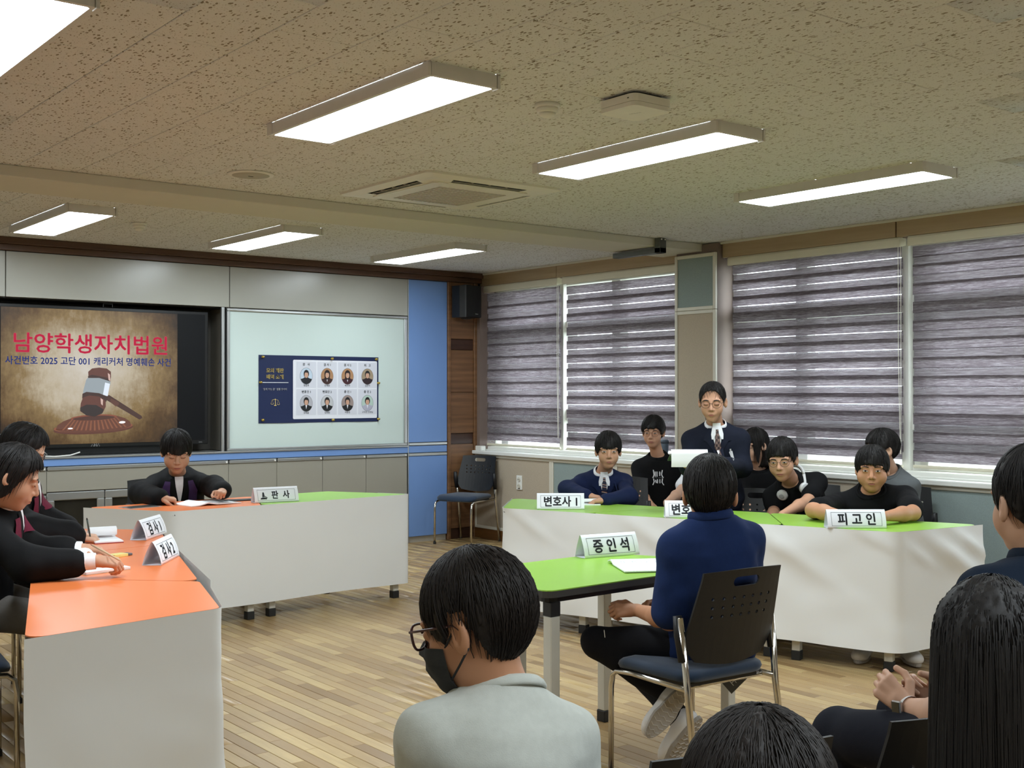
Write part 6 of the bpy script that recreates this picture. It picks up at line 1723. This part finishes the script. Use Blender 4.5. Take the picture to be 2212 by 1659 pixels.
# ---- boy in black with arms on the table (defendant)
pv = (6.1082, 4.1840, 0.4900)
P9 = people['dfd'] = build_person(dict(label='boy in black shirt resting both forearms on the green table', head=(5.8474, 4.0537, 0.9961), face=(-.80, -.60), look=(-.84, -.54), pitch=.06, s=.98, hs=1.08, bulk=1.22, pv=pv, sh=(5.9127, 4.1057, 0.8338), sw=.185, top='tee', topmat=M_blackT, skin=M_skin3, seed=44, fc=dict(jaw=1.14, cheek=1.22), eh=.0040, mw=.019, slen=.80, fold=.006,
    arms={1: dict(e=(5.3825, 4.1166, 0.7845), w=(5.3483, 3.8890, 0.7745), d=(.75, -.62, -.05), n=(0, 0, 1), pose='relaxed', thumb=(.5, .8, .2), k=1.0), -1: dict(e=(5.7674, 3.7369, 0.7752), w=(5.4961, 3.7470, 0.7716), d=(-.85, .48, -.05), n=(0, 0, 1), pose='relaxed', thumb=(.2, .8, .3), k=1.0)},
    legs=sit_legs(pv, (-.80, -.60), 1.0, reach=.46, foot=.74), hair=dict(low=dict_(BOWL, {0: .028, 25: .024}), t=(.016, .015, .018), jag=.014, teeth=30, n=380, seed=46)))
print_strokes(P9, [[(-.07, .46), (-.075, .36), (-.07, .28)], [(-.055, .45), (-.055, .28)], [(-.07, .37), (-.055, .37)], [(-.03, .42), (-.035, .34), (-.03, .30)], [(-.01, .42), (-.015, .32)], [(.01, .43), (.005, .30)], [(.03, .44), (.03, .30)], [(.045, .46), (.05, .38), (.045, .30)], [(.065, .44), (.07, .36)]], M_shirtW, 'shirt_print', .012)
# ---- boy in grey behind him
pv = (6.5925, 4.3617, 0.5784)
build_person(dict(label='boy in grey shirt by the window, face hidden behind the boy in black', head=(6.3739, 4.3510, 1.0813), face=(-.85, .15), look=(-.80, .50), pitch=.10, s=.95, hs=1.03, pv=pv, sh=(6.4726, 4.3513, 0.8972), top='tee', topmat=M_greyT, skin=M_skin2, seed=48,
    arms={-1: dict(e=(6.4720, 4.2258, 0.7576), w=(6.2031, 4.1836, 0.7061), d=(-.8, .3, -.3), n=(0, 0, 1), pose='relaxed', thumb=(0, -.8, .2), v=.007), 1: dict(e=(6.5739, 4.5022, 0.7315), w=(6.3555, 4.4203, 0.6773), d=(-.8, .3, -.3), n=(0, 0, 1), pose='relaxed', thumb=(0, .8, .2), v=.007)},
    legs=sit_legs(pv, (-.85, -.4), .93), hair=dict(low=CROP, t=(.014, .014, .018), jag=.010, n=300, seed=50)))
# ---- witness from behind
pv = np.array((3.3008, 2.9842, 0.5023))
PW_ = people['wit'] = build_person(dict(label='witness in navy polo shirt seen from behind on the blue chair', head=(3.2327, 2.9307, 1.0679), face=(.42, .91), look=(.745, .667), pitch=.02, s=.93, hs=1.12, pv=tuple(pv), sh=(3.2311, 2.9205, 0.9303), sw=.168, top='polo', topmat=M_polo, skin=M_skin3, seed=52, facefx=False, slen=.88, cv=.008, hv=.0038, hem=-.20, loose=.018, fold=.008,
    arms={-1: dict(e=(3.1033, 3.0115, 0.6113), w=(3.1371, 3.2141, 0.6151), d=(-.80, .58, .02), n=(-.2, -.7, .7), pose='lace', thumb=(.2, .4, .8), k=.92, v=.0034), 1: dict(e=(3.5241, 3.0240, 0.5769), w=(3.3124, 3.2797, 0.6073), d=(-.95, -.05, .05), n=(-.1, .6, .7), pose='lace', thumb=(0, -.3, .9), k=.92, v=.004)},
    legs={-1: dict(k=(3.0462, 3.3379, 0.4837), a=(3.1507, 3.0532, 0.3263), t=vadd(vmul(IL, .12), (0, 0, -.150)), tn=(.62, .70, .34)), 1: dict(k=(3.4120, 3.6235, 0.3803), a=(3.1926, 3.0465, 0.2319), t=vadd(vmul(IL, .075), (.02, .03, -.125)), tn=(.05, .85, .40))},
    botmat=M_trou, lv=.010, tread=True, hair=dict(low={0: .034, 45: .012, 60: -.024, 72: -.026, 82: .006, 96: .004, 112: -.040, 140: -.072, 180: -.080}, t=(.013, .013, .018), jag=.012, teeth=44, n=620, seed=54, v=.0048)))
# small white stitch on the trouser pocket
kk = np.array((2.9850, 3.2326, 0.5557)); G().tube([kk, kk + np.array([.004, 0, -.028])], .0016, 4).build('pocket_stitch', M_white, PW_['o'], loc=tuple(-PW_['org']))
# ---- masked boy in the foreground
pv = (1.2961, 1.6861, 0.5621)
PM = people['mask'] = build_person(dict(label='masked boy with dark glasses in pale grey shirt, back to the camera', head=(1.3003, 1.7550, 1.0093), face=(.10, .99), look=(-.40, .915), pitch=.24, s=.93, hs=1.07, pv=pv, sh=(1.3380, 1.7266, 0.8634), sw=.165, sht=.80, dz=.0, nb=.0075, top='tee', topmat=M_grey, colmat=M_grey, skin=M_skin3, seed=56, facefx=False, cv=.0065, hv=.0030, loose=.020, fold=.006, nlift=.010,
    arms={-1: dict(e=(1.2542, 1.8859, 0.4286), w=(1.4114, 2.0180, 0.2808), d=(.1, .9, -.1), n=(0, 0, 1), pose='relaxed', thumb=(.9, 0, 0), v=.006), 1: dict(e=(1.4848, 1.6402, 0.4511), w=(1.5780, 1.8867, 0.2808), d=(-.1, .9, -.1), n=(0, 0, 1), pose='relaxed', thumb=(-.9, 0, 0), v=.006)},
    legs=sit_legs(pv, (.1, .99), .95), hair=dict(low={0: .026, 30: .020, 48: -.008, 58: -.022, 66: -.004, 74: .034, 100: .034, 114: -.030, 138: -.086, 180: -.096}, t=(.014, .014, .020), jag=.012, teeth=60, n=1500, seed=58, wid=.0016, v=.0038, over=.03, m=M_hair2)))
fnm = PM['fn']; toW = PM['toW']; org = PM['org']
def mask_pts():
    V = []; nu, nv = 22, 14
    for j in range(nv + 1):
        v = j / nv
        for i in range(nu + 1):
            u = i / nu * 2 - 1; ztop = -.012 - .012 * u * u; zbot = -.112 + .030 * abs(u) ** 1.5
            z = ztop + (zbot - ztop) * v; x = u * (.071 - .010 * v)
            p = np.array([[x, .15, z]], np.float32); V.append((x, z))
    X = np.array([q[0] for q in V]); Z_ = np.array([q[1] for q in V])
    P = trace(fnm, np.stack([X, np.full_like(X, .15), Z_], 1).astype(np.float32), (0, -1, 0), 40, .25)
    u = X / .071; P[:, 1] = np.maximum(P[:, 1], .026) + .006 + .012 * np.clip(1 - u * u, 0, 1) * np.clip(1 - ((Z_ + .055) / .055) ** 2, 0, 1)
    return P, np.array([(j * (nu + 1) + i, (j + 1) * (nu + 1) + i, (j + 1) * (nu + 1) + i + 1, j * (nu + 1) + i + 1) for j in range(nv) for i in range(nu)])
Vm, Qm = mask_pts(); mk = PM['add']('face_mask', toW(Vm), Qm, M_masc)
g = G()
for sd in (-1, 1):
    g.tube([toW(p) - org for p in ((sd * .060, .040, -.030), (sd * .072, .012, -.006), (sd * .083, -.020, .020))], .0022, 6)
    g.tube([toW(p) - org for p in ((sd * .056, .040, -.082), (sd * .070, .006, -.055), (sd * .083, -.026, -.028))], .0022, 6)
link('ear_loop', g.data('ear_loop', M_masc, True), mk)
g = G(); M_tort = pm('dark_red_frame', rgb(62, 26, 24), .3)
for sd in (-1, 1):
    pts = [toW((sd * .034 + .027 * math.copysign(abs(math.cos(q)) ** .7, math.cos(q)), .108 - .008 * abs(sd + math.cos(q) * .5), .000 + .022 * math.copysign(abs(math.sin(q)) ** .8, math.sin(q)))) - org for q in [2 * PI * k / 28 for k in range(29)]]
    g.tube(pts, .0026, 6)
    g.tube([toW(p) - org for p in ((sd * .062, .098, .012), (sd * .077, .070, .013), (sd * .080, -.004, .012), (sd * .080, -.028, -.008))], .0026, 6)
g.tube([toW(p) - org for p in ((-.010, .108, .004), (0, .112, .008), (.010, .108, .004))], .0026, 6)
g.build('glasses', M_tort, PM['o'], True)
# ---- seated man at the right edge
pv = np.array((2.6288, 1.3993, 0.5921))
PA = people['man'] = build_person(dict(label='man in deep navy shirt with a wrist watch seated at the right edge', head=(2.6514, 1.4015, 1.1813), face=(.45, .89), look=(.50, .866), pitch=.02, s=1.05, hs=1.06, pv=tuple(pv), sh=(2.6665, 1.3658, 0.9969), sw=.165, top='polo', topmat=M_navyS, skin=M_skin2, seed=60, facefx=False, cv=.008, hv=.0032, slen=.85, loose=.016,
    arms={-1: dict(e=(2.5646, 1.5511, 0.6642), w=(2.6372, 1.7233, 0.6401), d=(-.10, .80, .55), n=(-.8, -.3, .3), pose='lace', thumb=(.2, -.2, .9), k=1.0, v=.0032), 1: dict(e=(2.9427, 1.6355, 0.6201), w=(2.7893, 1.7563, 0.6299), d=(-.75, .35, .50), n=(.2, .8, .4), pose='lace', thumb=(.2, -.6, .7), k=1.0, v=.0034)},
    legs={-1: dict(k=(2.6670, 1.9557, 0.5176), a=(2.6246, 1.9169, 0.0744), t=(.3, .95, 0)), 1: dict(k=(2.9082, 1.9182, 0.5347), a=(2.9205, 1.9128, 0.0735), t=(.5, .86, 0))}, botmat=M_trouN, lv=.010, shoemat=M_dark,
    hair=dict(low={0: .050, 45: .03, 58: -.01, 68: -.030, 78: .004, 95: .006, 112: -.030, 140: -.060, 180: -.070}, t=(.010, .010, .018), jag=.008, teeth=60, n=900, seed=62, wid=.0016, v=.0042)))
t = thing('wrist_watch', 'white banded square watch on the wrist of the seated man', 'watch', (0, 0, 0))
e_, w_2 = np.array((2.5646, 1.5511, 0.6642)), np.array((2.6372, 1.7233, 0.6401)); dw = nrm(w_2 - e_); cw_ = w_2 - dw * .004; sidew = nrm(np.cross(dw, (0, 0, 1))); upw = np.cross(sidew, dw)
def band(u, v):
    a = 2 * PI * u; return tuple(cw_ + dw * (v - .5) * .024 + (sidew * math.cos(a) + upw * math.sin(a)) * .0315)
G().grid(band, 28, 1).build('strap', M_wp, t, True)
fd = nrm(-np.array([.62, .70, .0]) * .9 + sidew * .0 + np.array([0, 0, .1])); fd = nrm(fd - dw * (fd @ dw)); sx2 = np.cross(fd, dw)
Mx = Matrix(((dw[0], sx2[0], fd[0], 0), (dw[1], sx2[1], fd[1], 0), (dw[2], sx2[2], fd[2], 0), (0, 0, 0, 1))); Mx.translation = Vector(cw_ + fd * .034)
G().box(-.019, .019, -.022, .022, -.005, .005, .003, Mx).build('case', pm('silver_case', rgb(190, 190, 192), .25, .9), t)
G().box(-.016, .016, -.019, .019, .005, .0062, .0005, Mx).build('dial', pm('dark_dial', rgb(12, 13, 15), .1), t)
# ---- long black hair in the right foreground
pv = (1.7648, 0.9862, 0.5014)
build_person(dict(label='person with very long black hair filling the lower right corner', head=(1.7680, 1.0043, 1.0138), face=(.80, .60), look=(.76, .65), pitch=.05, s=.93, hs=1.03, pv=pv, sh=(1.7550, 0.9915, 0.7613), top='tee', topmat=M_blackT, skin=M_skin2, seed=64, facefx=False, cv=.011, hv=.005,
    arms={}, legs=sit_legs(pv, (.8, .6), .95), hair=dict(low={0: .060, 25: .045, 45: -.05, 60: -.20, 80: -.34, 110: -.40, 180: -.42}, t=(.013, .016, .014), flare=.42, n=1500, seed=66, jag=.03, over=.04, sway=.08, wid=.0022, v=.0055, up=1.004)))
# ---- crown of a head at the bottom edge
pv = (1.0278, 0.8541, 0.4923)
build_person(dict(label='crown of a dark haired head cut by the bottom edge', head=(1.0216, 0.8545, 0.9641), face=(.66, .75), look=(.70, .71), pitch=.05, s=.90, hs=1.0, pv=pv, sh=(1.0143, 0.8487, 0.8500), top='tee', topmat=M_blackT, skin=M_skin2, seed=68, facefx=False, cv=.012, hv=.006,
    arms={}, legs=sit_legs(pv, (.66, .75), .9), hair=dict(low=SHORT, t=(.013, .013, .014), n=1600, seed=70, wid=.0013, v=.0045, over=.02, m=M_hair2)))
# ---- pens
def pen(a, b, r, mat, label, name='pen', tip=None):
    a, b = np.array(a), np.array(b); t = thing(name, label, 'pen', tuple(a))
    d = b - a
    G().tube([(0, 0, 0), tuple(d * .08), tuple(d)], [r * .25, r, r], 8).build('barrel', mat, t, True)
    G().tube([tuple(d), tuple(d * 1.06)], [r * .8, r * .6], 8).build('cap', tip or mat, t, True)
pen((1.8943, 5.6441, 0.7393), (1.8532, 5.5737, 0.8450), .0042, pm('green_grey_pen', rgb(70, 92, 88), .4), 'slim dark pen held upright by the farther prosecutor', tip=M_dark)
pen((1.6001, 4.4239, 0.8012), (1.5686, 4.6520, 0.8401), .0038, pm('pale_wood_pencil', rgb(214, 178, 140), .5), 'pale pencil in the hand of the nearer prosecutor', 'pencil', tip=pm('pencil_eraser', rgb(180, 120, 110), .6))
if _TXT is not None: bpy.data.scenes.remove(_TXT)
